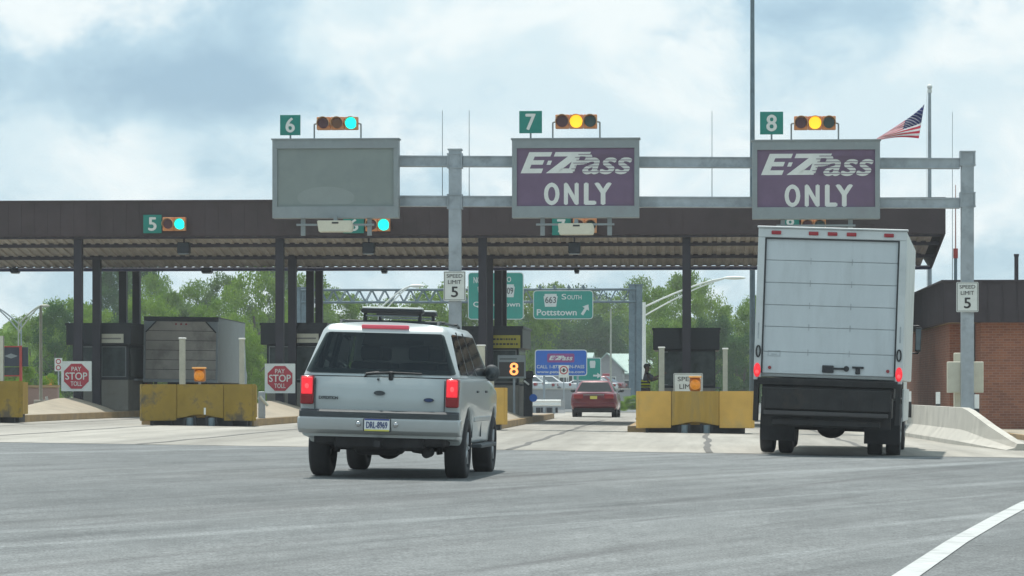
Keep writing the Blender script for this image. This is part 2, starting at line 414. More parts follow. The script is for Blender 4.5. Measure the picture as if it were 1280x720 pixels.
# ------------------------------------------------------------------ ground materials
def ground_mat(name, kind):
    m = bpy.data.materials.new(name); m.use_nodes = True; t = m.node_tree; L = t.links.new
    b = t.nodes['Principled BSDF']; b.inputs['Roughness'].default_value = .88; b.inputs['Specular IOR Level'].default_value = .3
    pos = N(t, 'ShaderNodeNewGeometry').outputs['Position']
    def noise(scale, detail=6, rot=0.0, st=(1, 1, 1), rough=.6, dist=0.0):
        mp = N(t, 'ShaderNodeMapping', vector_type='TEXTURE'); mp.inputs['Rotation'].default_value = (0, 0, rot)
        mp.inputs['Scale'].default_value = st; L(pos, mp.inputs[0])
        n = N(t, 'ShaderNodeTexNoise'); n.inputs['Scale'].default_value = scale; n.inputs['Detail'].default_value = detail
        n.inputs['Roughness'].default_value = rough; n.inputs['Distortion'].default_value = dist
        L(mp.outputs[0], n.inputs['Vector']); return n.outputs['Fac']
    def ramp(src, stops):
        r = N(t, 'ShaderNodeValToRGB'); e = r.color_ramp.elements
        while len(e) < len(stops): e.new(.5)
        for i, (p, c) in enumerate(stops):
            e[i].position = p; e[i].color = (*c, 1) if isinstance(c, tuple) else (c, c, c, 1)
        L(src, r.inputs[0]); return r.outputs[0]
    def mul(a, c, f=1.0):
        x = N(t, 'ShaderNodeMix', data_type='RGBA', blend_type='MULTIPLY'); x.inputs[0].default_value = f
        L(a, x.inputs[6]); L(c, x.inputs[7]); return x.outputs[2]
    def mixc(f, a, c):
        x = N(t, 'ShaderNodeMix', data_type='RGBA'); L(f, x.inputs[0]); L(a, x.inputs[6])
        if isinstance(c, tuple): x.inputs[7].default_value = (*c, 1)
        else: L(c, x.inputs[7])
        return x.outputs[2]
    if kind == 'asphalt':
        base = ramp(noise(.35, 5, R(-18), (1, 4, 1)), [(.3, (.148, .158, .158)), (.7, (.190, .198, .195))])
        base = mul(base, ramp(noise(.9, 6, R(-20), (.45, 9, 1), .62, .3), [(.30, .74), (.5, 1.0), (.72, 1.16)]))
        pale = ramp(noise(.42, 5, R(-24), (.36, 14, 1), .6), [(.56, 0.0), (.66, .8)])
        base = mixc(pale, base, (.255, .27, .268))
        dark = ramp(noise(.5, 6, R(-16), (.30, 12, 1), .62), [(.55, 0.0), (.70, .7)])
        base = mixc(dark, base, (.10, .10, .10))
        base = mul(base, ramp(noise(.11, 4, R(-12), (1, 2.2, 1), .5), [(.35, .86), (.65, 1.07)]))
        blot = ramp(noise(1.6, 6, 0, (1, 3.0, 1), .7), [(.35, .88), (.6, 1.07)])
        base = mul(base, blot)
        ag = noise(55, 3); base = mul(base, ramp(ag, [(.32, .5), (.5, 1.0), (.70, 1.55)]), 1.0)
        ag2 = noise(14, 4); base = mul(base, ramp(ag2, [(.3, .82), (.7, 1.18)]))
    elif kind == 'concrete':
        base = ramp(noise(.5, 6, 0, (1, 3, 1)), [(.3, (.335, .315, .275)), (.7, (.42, .40, .355))])
        base = mul(base, ramp(noise(1.0, 6, 0, (.5, 14, 1)), [(.35, .84), (.65, 1.08)]))
        base = mul(base, ramp(noise(7, 5), [(.3, .90), (.7, 1.1)]))
        # dark tyre lanes: worn bands along each lane
        sp = N(t, 'ShaderNodeSeparateXYZ'); L(pos, sp.inputs[0])
        w = N(t, 'ShaderNodeMath', operation='MULTIPLY_ADD'); L(sp.outputs[0], w.inputs[0]); w.inputs[1].default_value = 2 * math.pi / 6.42; w.inputs[2].default_value = 3.5 * 2 * math.pi / 6.42
        co = N(t, 'ShaderNodeMath', operation='COSINE'); L(w.outputs[0], co.inputs[0])
        nz = N(t, 'ShaderNodeMath', operation='MULTIPLY_ADD'); L(noise(1.2, 5, 0, (.4, 5, 1)), nz.inputs[0]); nz.inputs[1].default_value = .9; L(co.outputs[0], nz.inputs[2])
        base = mul(base, ramp(nz.outputs[0], [(.55, 1.0), (.95, .82)]))
        base = mul(base, ramp(noise(30, 3), [(.3, .86), (.7, 1.14)]), .7)
    elif kind == 'grass':
        base = ramp(noise(1.5, 6, 0, (1, 2, 1)), [(.3, (.055, .085, .02)), (.5, (.085, .125, .03)), (.75, (.15, .17, .06))])
        base = mul(base, ramp(noise(9, 5), [(.3, .7), (.7, 1.3)]))
    L(base, b.inputs['Base Color'])
    bp = N(t, 'ShaderNodeBump'); bp.inputs['Strength'].default_value = .35; bp.inputs['Distance'].default_value = .01
    L(noise(60 if kind != 'grass' else 12, 4), bp.inputs['Height']); L(bp.outputs[0], b.inputs['Normal'])
    return m
M['asphalt'] = ground_mat('worn asphalt', 'asphalt')
M['slab'] = ground_mat('plaza concrete', 'concrete')
M['grass'] = ground_mat('rough grass', 'grass')
M['line'] = mat('road line paint', (.48, .49, .475), .7, 0, .12, 6, c2=(.24, .25, .245), c2scale=2.2, c2lo=.52, c2hi=.80, world_pos=True)
M['seam'] = mat('tar seam', (.13, .125, .115), .8, 0, .25, 3, world_pos=True)

def sheet(name, xs, ys, dz, m, kind='structure', zf=gz):
    bm = bmesh.new()
    g = [[bm.verts.new((x, y, zf(x, y) + dz)) for x in xs] for y in ys]
    for j in range(len(ys) - 1):
        for i in range(len(xs) - 1):
            bm.faces.new((g[j][i], g[j][i + 1], g[j + 1][i + 1], g[j + 1][i]))
    me = bpy.data.meshes.new(name); bm.to_mesh(me); bm.free(); me.materials.append(m)
    o = bpy.data.objects.new(name, me); COL.objects.link(o); tag(o, kind=kind); return o
Ys = [-60, -20, 0, 20, 40, 54.6, 80, 112] + [112 + 58 * i / 12 for i in range(1, 13)] + [260, 400, 800, 1600, 4000]
sheet('ground', [-3000, -600, -200, -60, -30, 0, 30, 60, 200, 600, 3000], Ys, -0.05, M['grass'])
sheet('road', [-40, -30, 0, 13, 30], [-60, -20, 0, 20, 40, 54.6], 0.0, M['asphalt'])
sheet('concrete_apron', [-40, -30, 0, 8.2], [54.6, 80, 112], 0.004, M['slab'])
sheet('plaza_exit_road', [-40, -30, -6, 0, 3.5], [112 + 58 * i / 12 for i in range(0, 9)], 0.006, M['slab'])
sheet('far_road', [-40, -30, -14, 0, 10], [150.6 + 9.7 * i for i in range(0, 20)], 0.02, M['asphalt'], zf=lambda x, y: gz(x, y))
# seams in the concrete, one structure sheet
def strips(name, lines, w, dz, m):
    bm = bmesh.new()
    for pts in lines:
        prev = None
        for i, (x, y) in enumerate(pts):
            a = pts[max(i - 1, 0)]; b = pts[min(i + 1, len(pts) - 1)]
            d = Vector((b[0] - a[0], b[1] - a[1])).normalized(); nrm = Vector((d.y, -d.x)) * w / 2
            vs = [bm.verts.new((x - nrm.x, y - nrm.y, gz(x - nrm.x, y) + dz)), bm.verts.new((x + nrm.x, y + nrm.y, gz(x + nrm.x, y) + dz))]
            if prev: bm.faces.new((prev[0], prev[1], vs[1], vs[0]))
            prev = vs
    me = bpy.data.meshes.new(name); bm.to_mesh(me); bm.free(); me.materials.append(m)
    o = bpy.data.objects.new(name, me); COL.objects.link(o); tag(o, kind='structure'); return o
rnd = random.Random(3)
seams = []
for x0 in (-24, -20.4, -17.1, -14.1, -10.05, -6.7, -3.35, .25, 3.4):
    seams.append([(x0 + rnd.uniform(-.06, .06), y) for y in np.arange(54.7, 111.5, 2.5)])
strips('concrete_seams', seams, .13, 0.008, M['seam'])
strips('concrete_cross_seams', [[(x, y0) for x in np.arange(-38, 8.2, 2)] for y0 in (60.5, 66.5, 72.5, 78.5, 84.5, 90.5)], .035, 0.012, M['seam'])
strips('edge_line', [[(-.1, 8), (.6, 14), (1.22, 18.3), (1.96, 23.1), (2.66, 27.3), (3.42, 31.7), (4.4, 36.8), (5.9, 44)]], .165, 0.006, M['line'])
# ------------------------------------------------------------------ traffic islands
ISL = {5: -19.67, 6: -13.2, 7: -6.74, 8: -0.30}
def island(x):
    w = 1.5; z = gz(x, 0)
    out = [(x - w, 80.0), (x + w, 80.0), (x + w, 112.5), (x + .8, 114.3), (x - .8, 114.3), (x - w, 112.5)]
    k = MB(); k.prism(out, 'z', z - .06, z + .17); k.build('island_kerb', M['kerb'])['kind'] = 'structure'
    t = MB(); inn = [(x - w + .16, 80.16), (x + w - .16, 80.16), (x + w - .16, 112.4), (x + .7, 114.1), (x - .7, 114.1), (x - w + .16, 112.4)]
    t.prism(inn, 'z', z + .12, z + .176); t.build('traffic_island', M['island_conc'])['kind'] = 'structure'
    # sloping concrete nose ramp
    bm = bmesh.new(); nx, ny = 24, 24; g = []
    for j in range(ny + 1):
        row = []
        for i in range(nx + 1):
            u = i / nx * 2 - 1; v = j / ny
            yy = 86.5 + 9.0 * v
            h = .44 * (math.sin(min(1, v * 1.25) * math.pi / 2) ** 1.3) * max(0, 1 - abs(u)) ** .8
            row.append(bm.verts.new((x + u * 1.32, yy, z + .17 + h)))
        g.append(row)
    for j in range(ny):
        for i in range(nx): bm.faces.new((g[j][i], g[j][i + 1], g[j + 1][i + 1], g[j + 1][i]))
    back = g[ny]; base = [bm.verts.new((v.co.x, v.co.y, z + .17)) for v in back]
    for i in range(nx): bm.faces.new((back[i], back[i + 1], base[i + 1], base[i]))
    me = bpy.data.meshes.new('island_ramp'); bm.to_mesh(me); bm.free(); me.materials.append(M['island_conc']); me.shade_smooth()
    o = bpy.data.objects.new('island_ramp', me); COL.objects.link(o); tag(o, kind='structure')
for x in ISL.values(): island(x)

# ------------------------------------------------------------------ canopy
CY0, CYM, CY1 = 95.5, 101.0, 106.5
def canopy():
    ZT, ZB, ZM = pz(640, 250.5, CY0), pz(640, 294, CY0), pz(640, 334.5, CYM)
    xl, xr = -34.0, px(1182, CY0)
    t = thing('toll_canopy', 'long dark brown toll plaza canopy with ribbed sloping underside on dark columns', 'canopy', (0, CYM, 0))
    off = (0, CYM, 0)
    prof = [(CY0, ZT), (CY0, ZB), (CYM, ZM), (CY1, ZB), (CY1, ZT)]
    # roof deck
    r = MB(off); r.box(xl + .2, xr - .2, CY0 + .15, CY1 - .15, ZT - .25, ZT - .12); r.build('roof_deck', M['fascia'], t)
    f = MB(off)
    f.box(xl, xr, CY0, CY0 + .14, ZB, ZT)
    n = int((xr - xl) / .42)
    for i in range(n + 1):
        x = xl + i * .42; f.box(x - .005, x + .005, CY0 - .008, CY0 + .01, ZB, ZT)
    f.box(xl, xr, CY0 - .05, CY0 + .2, ZT - .001, ZT + .05)
    f.build('front_fascia', M['fascia'], t)
    f = MB(off); f.box(xl, xr, CY1 - .14, CY1, ZB, ZT); f.build('back_fascia', M['fascia'], t)
    e = MB(off)
    e.prism([(CY0 + .141, ZT), (CY0 + .141, ZB - .02), (CYM, ZM - .06), (CY1 - .141, ZB - .02), (CY1 - .141, ZT)], 'x', xr - .08, xr - .001)
    e.build('end_fascia', M['fascia'], t)
    # ribbed soffit, both slopes, true corrugation
    def slope(ya, za, yb, zb, nm):
        bm = bmesh.new(); pitch = .30; prev = None
        x = xl + .02; k = 0
        sec = [(0, 0), (.42, 0), (.5, -.045), (.92, -.045), (1.0, 0)]
        while x < xr - .45:
            for (u, dz) in sec[:-1]:
                X = x + u * pitch
                a = bm.verts.new((X, ya, za + dz)); b = bm.verts.new((X, yb, zb + dz))
                if prev: bm.faces.new((prev[0], a, b, prev[1]))
                prev = (a, b)
            x += pitch
        me = bpy.data.meshes.new(nm); bmesh.ops.translate(bm, vec=-Vector(off), verts=bm.verts); bm.to_mesh(me); bm.free(); me.materials.append(M['soffit'])
        o = bpy.data.objects.new(nm, me); COL.objects.link(o); o.parent = t
    slope(CY0 + .14, ZB + .04, CYM, ZM + .06, 'front_soffit')
    slope(CYM, ZM + .06, CY1 - .14, ZB + .04, 'back_soffit')
    for fr, hh in ((.0, .07), (.22, .11), (.60, .11)):
        y = CY0 + .15 + (CYM - CY0) * fr; z = ZB + (ZM - ZB) * fr
        p = MB(off); p.box(xl, xr - .1, y, y + .12, z - hh, z + .02); p.build('purlin', M['purlin'], t)
    g = MB(off); g.box(xl, xr - .05, CYM - .18, CYM + .18, ZM - .09, ZM + .0); g.build('gutter', M['gutter'], t)
    g = MB(off); g.box(xl, xr - .05, CYM - .22, CYM - .18, ZM - .015, ZM + .03); g.build('gutter_lip', M['gutter_light'], t)
    for xi in list(ISL.values()) + [6.05, -25.9]:
        for k, y in enumerate((96.0, 99.0, 103.6, 106.1)):
            if y < CYM: top = ZB + (ZM - ZB) * (y - CY0) / (CYM - CY0)
            else: top = ZM + (ZB - ZM) * (y - CYM) / (CY1 - CYM)
            z0 = gz(xi) + (.17 if xi != 6.05 else 0)
            if k == 0: z0 = gz(xi) + (.17 if xi != 6.05 else 0)
            c = MB(off); w = .13
            # H section
            c.box(xi - w, xi + w, y - w, y - w + .03, z0, top + .05); c.box(xi - w, xi + w, y + w - .03, y + w, z0, top + .05)
            c.box(xi - .02, xi + .02, y - w + .03, y + w - .03, z0, top + .05)
            c.box(xi - w + .004, xi - w + .02, y - w + .03, y + w - .03, z0, top + .05); c.box(xi + w - .02, xi + w - .004, y - w + .03, y + w - .03, z0, top + .05)
            c.box(xi - w - .06, xi + w + .06, y - w - .06, y + w + .06, z0, z0 + .03)
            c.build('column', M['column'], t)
    return t, ZB, ZM, ZT
canopy_o, ZB, ZM, ZT = canopy()
# hanging fixtures under the canopy
def soffit_lamp(pxl, pyt, pyb, wpx, Y, label, globe=False):
    x = px(pxl, Y); zt = pz(pxl, pyt, Y); zb = pz(pxl, pyb, Y); w = wpx * Y / F / 2
    t = thing('canopy_lamp', label, 'lamp', (x, Y, zb), group='lamps hung under the toll canopy')
    m = MB(); m.box(-w, w, -.2, .2, .03, zt - zb, bev=.02); m.build('housing', M['booth_dark'], t)
    m = MB(); m.box(-w * .85, w * .85, -.17, .17, 0, .028); m.build('diffuser', M['frame_al'], t)
    m = MB(); m.cyl((0, 0, zt - zb), (0, 0, zt - zb + .25), .025); m.build('stem', M['purlin'], t)
for p, lb in ((230, 'under the number 5 signal'), (461, 'under the number 6 signal'), (718, 'behind the number 7 camera box')):
    soffit_lamp(p, 303, 318, 15, CY0 + .5, 'dark box lamp under the canopy ' + lb)
for p, w, lb in ((19, 10, 'at the far left end of the canopy edge'), (259, 13, 'above the grey trailer'), (480.5, 7, 'left of the speed limit sign on the middle post'), (721, 6, 'above the Pottstown sign')):
    soffit_lamp(p, 335, 342, w, CYM - .05, 'small dark canopy edge lamp ' + lb)

# thin lightning rods on the canopy roof
for p, yt, lb in ((553, 138, 'left one of the close pair beside the middle gantry post'), (586.5, 138, 'right one of the close pair beside the middle gantry post'),
                  (890, 139, 'between the two purple signs'), (1190.5, 140, 'just left of the right gantry post')):
    Y = 98.5; x = px(p, Y)
    if p > 1180: Y = 112.0; x = px(p, Y)
    z0 = ZT - .12 if p < 1180 else 3.0
    r = MB(); r.cyl((0, 0, 0), (0, 0, pz(p, yt, Y) - z0), .016, .009, 6)
    o = r.build('lightning_rod', M['galv_dark'], loc=(x, Y, z0)); tag(o, 'thin grey lightning rod ' + lb, 'rod', 'lightning rods')

# ------------------------------------------------------------------ booths
def booth(n, label, style):
    x = ISL[n]; y0, y1 = 99.6, 104.2; z0 = gz(x) + .175
    t = thing('toll_booth', label, 'booth', (x, y0, z0), group='toll booths under the canopy')
    H = pz(640, 404 if n < 8 else 411, y0) - z0 - (0.12 if n in (7,) else 0)
    w = .93; D = y1 - y0; hd = .70; low = 1.02
    m = MB(); m.box(-w, w, 0, D, .0, low, bev=.012); m.build('lower_panel', M['booth_low'], t)
    m = MB(); m.box(-w + .03, w - .03, .03, D - .03, low, H - hd)
    for xx in (-w, w - .07, -.04, ):
        m.box(xx, xx + .07, -.004, .06, low, H - hd)
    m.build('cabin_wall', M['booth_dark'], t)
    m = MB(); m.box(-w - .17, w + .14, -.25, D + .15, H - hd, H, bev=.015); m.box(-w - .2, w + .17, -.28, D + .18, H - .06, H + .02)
    m.build('roof_header', M['booth_dark'], t)
    for (a, b) in ((-w + .1, -.08), (.06, w - .1)):
        g = MB(); g.box(a, b, -.012, .02, low + .12, H - hd - .08); fr = g.build('window', M['glass_booth'], t)
        f = MB(); e = .03
        za, zb_ = low + .12, H - hd - .08
        f.box(a - e, b + e, -.03, -.013, zb_, zb_ + e); f.box(a - e, b + e, -.03, -.013, za - e, za); f.box(a - e, a, -.03, -.013, za, zb_); f.box(b, b + e, -.03, -.013, za, zb_)
        f.build('window_frame', M['frame_al'], fr)
    g = MB(); g.box(w - .029, w - .004, .4, D - .5, low + .1, H - hd - .1); g.build('side_window', M['glass_booth'], t)
    g = MB(); g.box(-w + .004, -w + .029, .4, D - .5, low + .1, H - hd - .1); g.build('side_window', M['glass_booth'], t)
    if style == 'pale':
        s = MB(); s.box(.0, .82, -.31, -.26, H - hd + .06, H - hd + .36); p = s.build('notice_panel', M['cream'], t)
        s = MB(); s.box(.08, .74, -.318, -.311, H - hd + .18, H - hd + .23); s.build('notice_stripe', M['booth_low'], p)
    if style == 'yellow':
        s = MB(); s.box(.02, 1.0, -.31, -.26, H - hd + .0, H - hd + .42); p = s.build('yellow_notice', M['yellow_sign'], t)
        s = MB(); rr = random.Random(5)
        for row in (.10, .26):
            xx = .1
            while xx < .86:
                ww = rr.uniform(.03, .10); s.box(xx, xx + ww, -.318, -.311, H - hd + row, H - hd + row + .06); xx += ww + .03
        s.build('notice_marks', M['black_letter'], p)
    if style == 'led':
        s = MB(); s.box(-.62, .9, -.04, -.02, low + .1, H - hd - .05); s.build('map_panel', M['glass_booth'], t)
    # side tray and hand rail on the lane side
    s = MB(); s.box(w, w + .16, .9, 2.1, 1.0, 1.06); s.build('counter', M['frame_al'], t)
    return t
booth(5, 'dark toll booth beside the parked grey trailer, behind the left PAY TOLL stop sign', 'pale')
booth(6, 'dark toll booth behind the second PAY TOLL stop sign, left of the silver SUV', 'pale')
b7 = booth(7, 'dark toll booth with yellow notice right of the silver SUV', 'yellow')
b8 = booth(8, 'dark toll booth behind the pale yellow crash block beside the white truck', 'led')
# machine cabinet on island 7: black box with blue disc on the right flank of booth
t = thing('ticket_machine', 'black ticket machine with blue disc at right flank of the yellow notice booth', 'machine', (px(659, 99.3), 99.3, gz(-6) + .17))
m = MB(); m.box(-.12, .16, 0, .4, 0, 1.25, bev=.02); m.build('cabinet', M['booth_dark'], t)
m = MB(); m.box(-.06, .2, -.02, .2, 1.25, 1.5, bev=.03); m.build('reader_head', M['steel_dark'], t)
m = MB(); m.cyl((.2, -.03, .62), (.2, -.001, .62), .13, n=20); m.build('blue_disc', M['blue_sign'], t)
m = MB(); m.cyl((-.1, -.03, 1.18), (.06, -.03, 1.05), .03, n=8); m.build('white_tube', M['white_cap'], t)

# LED speed display on island 7
Y = 97.0; x0, x1 = px(622, Y), px(657, Y); z0, z1 = pz(640, 473, Y), pz(640, 444, Y)
t = thing('speed_display', 'grey display board with glowing amber digit 8 on a pole', 'display', ((x0 + x1) / 2, Y, gz(-6) + .17))
o3 = ((x0 + x1) / 2, Y, gz(-6) + .17)
m = MB(o3); m.box(x0, x1, Y, Y + .12, z0, z1, bev=.01); m.build('board', M['frame_grey'], t)
m = MB(o3); m.box(x0 + .05, x1 - .05, Y - .012, Y - .002, z0 + .06, z1 - .22); m.build('screen', M['led_board'], t)
m = MB(o3); xm = px(642.5, Y)
m.text('8', xm - .14, xm + .14, z0 + .10, z1 - .24, Y - .02, bold=.02); m.build('amber_digit', M['led'], t)
m = MB(o3); m.box(x0 + .07, x1 - .28, Y - .008, Y - .002, z1 - .135, z1 - .105); m.build('dark_strip', M['steel_dark'], t)
m = MB(o3); m.cyl((xm, Y + .08, gz(-6) + .17), (xm, Y + .08, z0), .04); m.build('pole', M['galv'], t)

# ------------------------------------------------------------------ crash blocks
def crash_block(n, label, mw, mc):
    x = ISL[n] + {5: .45, 6: .16, 7: .3, 8: .28}[n]; Y = 79.2; z = gz(x)
    t = thing('crash_block', label, 'barrier', (x, Y, z), group='yellow crash blocks on the island noses')
    H = 1.10; cw = .62; W = 1.46
    ya, yb = -.25, .25          # wing tip, centre facet
    def facet(p0, p1, nm, m_, arch=False):
        d = Vector((p1[0] - p0[0], p1[1] - p0[1])); L_ = d.length; d.normalize()
        th = .16
        prof = [(0, .14), (0, H), (L_, H), (L_, .14)]
        if arch:
            prof = [(0, .20), (0, H), (L_, H), (L_, .20)] + [(L_ - .12 - (L_ - .24) * k / 8, .20 + .10 * math.sin(math.pi * k / 8)) for k in range(1, 8)]
        b = MB(); b.prism(prof, 'y', 0, th)
        ang = math.atan2(d.y, d.x)
        bmesh.ops.bevel(b.bm, geom=[e for e in b.bm.edges], offset=.012, segments=2, affect='EDGES')
        bmesh.ops.transform(b.bm, matrix=Matrix.Translation((p0[0], p0[1], 0)) @ Matrix.Rotation(ang, 4, 'Z'), verts=b.bm.verts)
        return b.build(nm, m_, t, smooth=True)
    facet((-W, ya), (-cw - .003, yb), 'wing_panel', mw)
    facet((-cw, yb), (cw, yb), 'centre_panel', mc, True)
    facet((cw + .003, yb), (W, ya), 'wing_panel', mw)
    b = MB(); b.prism([(-W + .1, .05), (-cw, .45), (cw, .45), (W - .1, .05), (W - .1, 1.3), (-W + .1, 1.3)], 'z', .22, H - .03); b.build('core', M['mustard_mid'], t)
    b = MB()
    for xx in (-1.25, -.8, -.42, -.16, .16, .42, .8, 1.25):
        b.box(xx - .035, xx + .035, .3 if abs(xx) < 1 else 0.0, .4 if abs(xx) < 1 else .1, 0, .25)
    b.box(-1.3, 1.3, .5, 1.2, 0, .221); b.build('steel_feet', M['steel_dark'], t)
    for xx in (-.28, .3):
        b = MB(); b.cyl((xx, .28, 0.0), (xx, .28, .22), .09, n=14); b.build('spring_coil', M['galv_dark'], t)
    if n == 6:
        b = MB(); b.box(.1, .15, .236, .247, .30, .48); b.build('scratch_mark', M['white_cap'], t)
    return t
crash_block(5, 'brown yellow crash block cut by the left edge of the picture', M['mustard'], M['mustard'])
crash_block(6, 'stained mustard crash block in front of the grey trailer', M['mustard'], M['mustard'])
crash_block(7, 'yellow crash block mostly hidden behind the silver SUV', M['mustard_light'], M['mustard_mid'])
crash_block(8, 'pale yellow crash block with darker centre left of the white truck', M['mustard_light'], M['mustard_mid'])

# guard posts
def guard_post(pxl, topy, w, label, m_=None, Y=82.0, cap=True):
    x = px(pxl, Y); z0 = gz(x) + .17 if Y < 110 else gz(x, Y); z1 = pz(pxl, topy, Y)
    t = thing('guard_post', label, 'post', (x, Y, z0), group='pale guard posts on the islands')
    m = MB(); m.box(-w / 2, w / 2, -w / 2, w / 2, 0, z1 - z0 - .04, bev=.012); m.build('shaft', m_ or M['post_pale'], t)
    m = MB(); m.box(-w / 2 - .02, w / 2 + .02, -w / 2 - .02, w / 2 + .02, z1 - z0 - .04, z1 - z0, bev=.01); m.build('cap', M['white_cap'] if cap else M['post_pale'], t)
    m = MB(); m.box(-w / 2 - .08, w / 2 + .08, -w / 2 - .08, w / 2 + .08, 0, .02); m.build('base_plate', M['galv'], t)
    return t
guard_post(228, 422, .15, 'pale green guard post left of the amber beacon on the mustard block')
guard_post(302.5, 422.5, .13, 'pale guard post between the grey trailer and the second stop sign')
guard_post(601.5, 431, .20, 'pale cream guard post beside the door mirror of the silver SUV', M['cream'])
guard_post(827, 433.5, .15, 'pale guard post at the left side of the booth by the white truck')
guard_post(906.5, 435, .13, 'pale guard post between the last booth and the white truck')

# grey round bollards and cabinet on island 5
t = thing('steel_bollard', 'round blue grey steel bollard beside the cut off left crash block', 'bollard', (px(18, 81.5), 81.5, gz(-18) + .17))
m = MB(); m.cyl((0, 0, 0), (0, 0, .86), .135, n=24); m.build('shaft', M['galv_dark'], t, smooth=True)
m = MB(); m.sph((0, 0, .86), .134, (1, 1, .35)); m.build('dome_cap', M['galv'], t, smooth=True)
t = thing('steel_bollard', 'grey steel guard tube at the right end of the stained mustard crash block', 'bollard', (px(325, 82.5), 82.5, gz(-12) + .17))
m = MB(); m.box(-.05, .12, 0, .2, 0, .75, bev=.01); m.build('shaft', M['galv'], t)
m = MB(); m.cyl((.0, -.02, .62), (.22, -.02, .36), .04); m.build('brace', M['post_pale'], t)
t = thing('utility_cabinet', 'tall narrow pale grey cabinet between SUV and booth with yellow notice', 'cabinet', (px(609, 86), 86.0, gz(-6) + .17))
m = MB(); m.box(-.28, .22, 0, .4, 0, .9, bev=.015); m.build('body', M['cream'], t)
m = MB(); m.box(-.2, .18, 0.05, .3, .9, 1.2, bev=.015); m.build('upper_box', M['post_pale'], t)
m = MB(); m.box(-.03, -.0, -.01, -.002, .4, .5); m.build('latch', M['steel_dark'], t)

# beacons
def beacon(pxl, yt, yb, label):
    Y = 80.6; x = px(pxl, Y); z0 = gz(x) + .17
    zt = pz(pxl, yt, Y) - z0; zb = pz(pxl, yb, Y) - z0
    t = thing('flashing_beacon', label, 'beacon', (x, Y, z0), group='amber beacons above the crash blocks')
    m = MB(); m.cyl((0, .1, 0), (0, .1, zb + .04), .035); m.build('pole', M['galv'], t)
    m = MB(); m.box(-.15, .15, 0, .22, zb + .02, zt - .05, bev=.05, seg=3); m.build('housing', M['beacon_body'], t, smooth=True)
    m = MB(); m.sph((0, -.02, (zb + zt) / 2 - .02), .125, (1, .6, 1)); m.cyl((0, -.05, (zb + zt) / 2 - .02), (0, -.005, (zb + zt) / 2 - .02), .12, .14, n=24); m.build('amber_lens', M['beacon'], t, smooth=True)
    m = MB(); m.box(-.17, .17, -.17, .2, zt - .05, zt, bev=.02, seg=2); m.build('hood', M['beacon_top'], t, smooth=True)
beacon(249, 459, 478, 'orange beacon above the stained mustard crash block')
beacon(869, 470, 490, 'orange beacon above the pale yellow block by the white truck')

# ------------------------------------------------------------------ sign gantry
GY = 82.4
def gantry():
    xl, xr = px(569, GY), px(1209, GY)
    t = thing('sign_gantry', 'grey galvanised steel gantry with two posts and twin beams over the lanes', 'gantry', (xl, GY, 0))
    off = (xl, GY, 0)
    for x, pt in ((xl, 188), (xr, 191)):
        z0 = gz(x) + (.17 if x < 0 else 0); z1 = pz(569 if x < 0 else 1209, pt, GY)
        w = .165; m = MB(off)
        m.box(x - w, x + w, GY - w, GY - w + .035, z0, z1); m.box(x - w, x + w, GY + w - .035, GY + w, z0, z1)
        m.box(x - w + .004, x - w + .04, GY - w + .035, GY + w - .035, z0, z1); m.box(x + w - .04, x + w - .004, GY - w + .035, GY + w - .035, z0, z1)
        m.build('post', M['galv'], t)
        m = MB(off); m.box(x - w - .03, x + w + .03, GY - w - .03, GY + w + .03, z1, z1 + .035); m.build('post_cap', M['galv'], t)
        m = MB(off); m.box(x - .3, x + .3, GY - .3, GY + .3, z0, z0 + .04)
        for a in (-.22, .22):
            for b in (-.22, .22): m.cyl((x + a, GY + b, z0 + .04), (x + a, GY + b, z0 + .09), .025, n=6)
        m.build('base_plate', M['galv'], t)
        m = MB(off)
        for zc in (pz(640, 201, GY), pz(640, 252, GY)):
            m.box(x - w - .05, x + w + .05, GY - w - .02, GY - w - .002, zc - .2, zc - .165); m.box(x - w - .05, x + w + .05, GY - w - .02, GY - w - .002, zc + .165, zc + .2)
            for sx in (-1, 1): m.box(x + sx * (w + .02) - .018, x + sx * (w + .02) + .018, GY - .2, GY + .2, zc - .2, zc + .2)
        m.build('beam_clamp', M['galv'], t)
    for yt, yb, yt2, yb2 in ((195.5, 208, 198.5, 210.5), (245.5, 258, 248, 260)):
        xa = px(395, GY)
        m = MB(off)
        za0, za1 = pz(395, yb - .6, GY), pz(395, yt - .6, GY); zb0, zb1 = pz(1201, yb2, GY), pz(1201, yt2, GY)
        x_end = xr - .166 - .04
        for (ya, yb_) in ((GY - .13, GY + .13),):
            for xs, xe in ((xa, xl - .21), (xl + .21, x_end)):
                fa = (xs - xa) / (x_end - xa); fb = (xe - xa) / (x_end - xa)
                a0, a1 = za0 + (zb0 - za0) * fa, za1 + (zb1 - za1) * fa; b0, b1 = za0 + (zb0 - za0) * fb, za1 + (zb1 - za1) * fb
                m.prism([(xs, a0), (xs, a1), (xe, b1), (xe, b0)], 'y', ya, yb_)
                m.prism([(xs, a1 - .025), (xs, a1 + .012), (xe, b1 + .012), (xe, b1 - .025)], 'y', ya - .03, yb_ + .03)
                m.prism([(xs, a0 - .012), (xs, a0 + .025), (xe, b0 + .025), (xe, b0 - .012)], 'y', ya - .03, yb_ + .03)
        m.build('beam', M['galv'], t)
gantry()

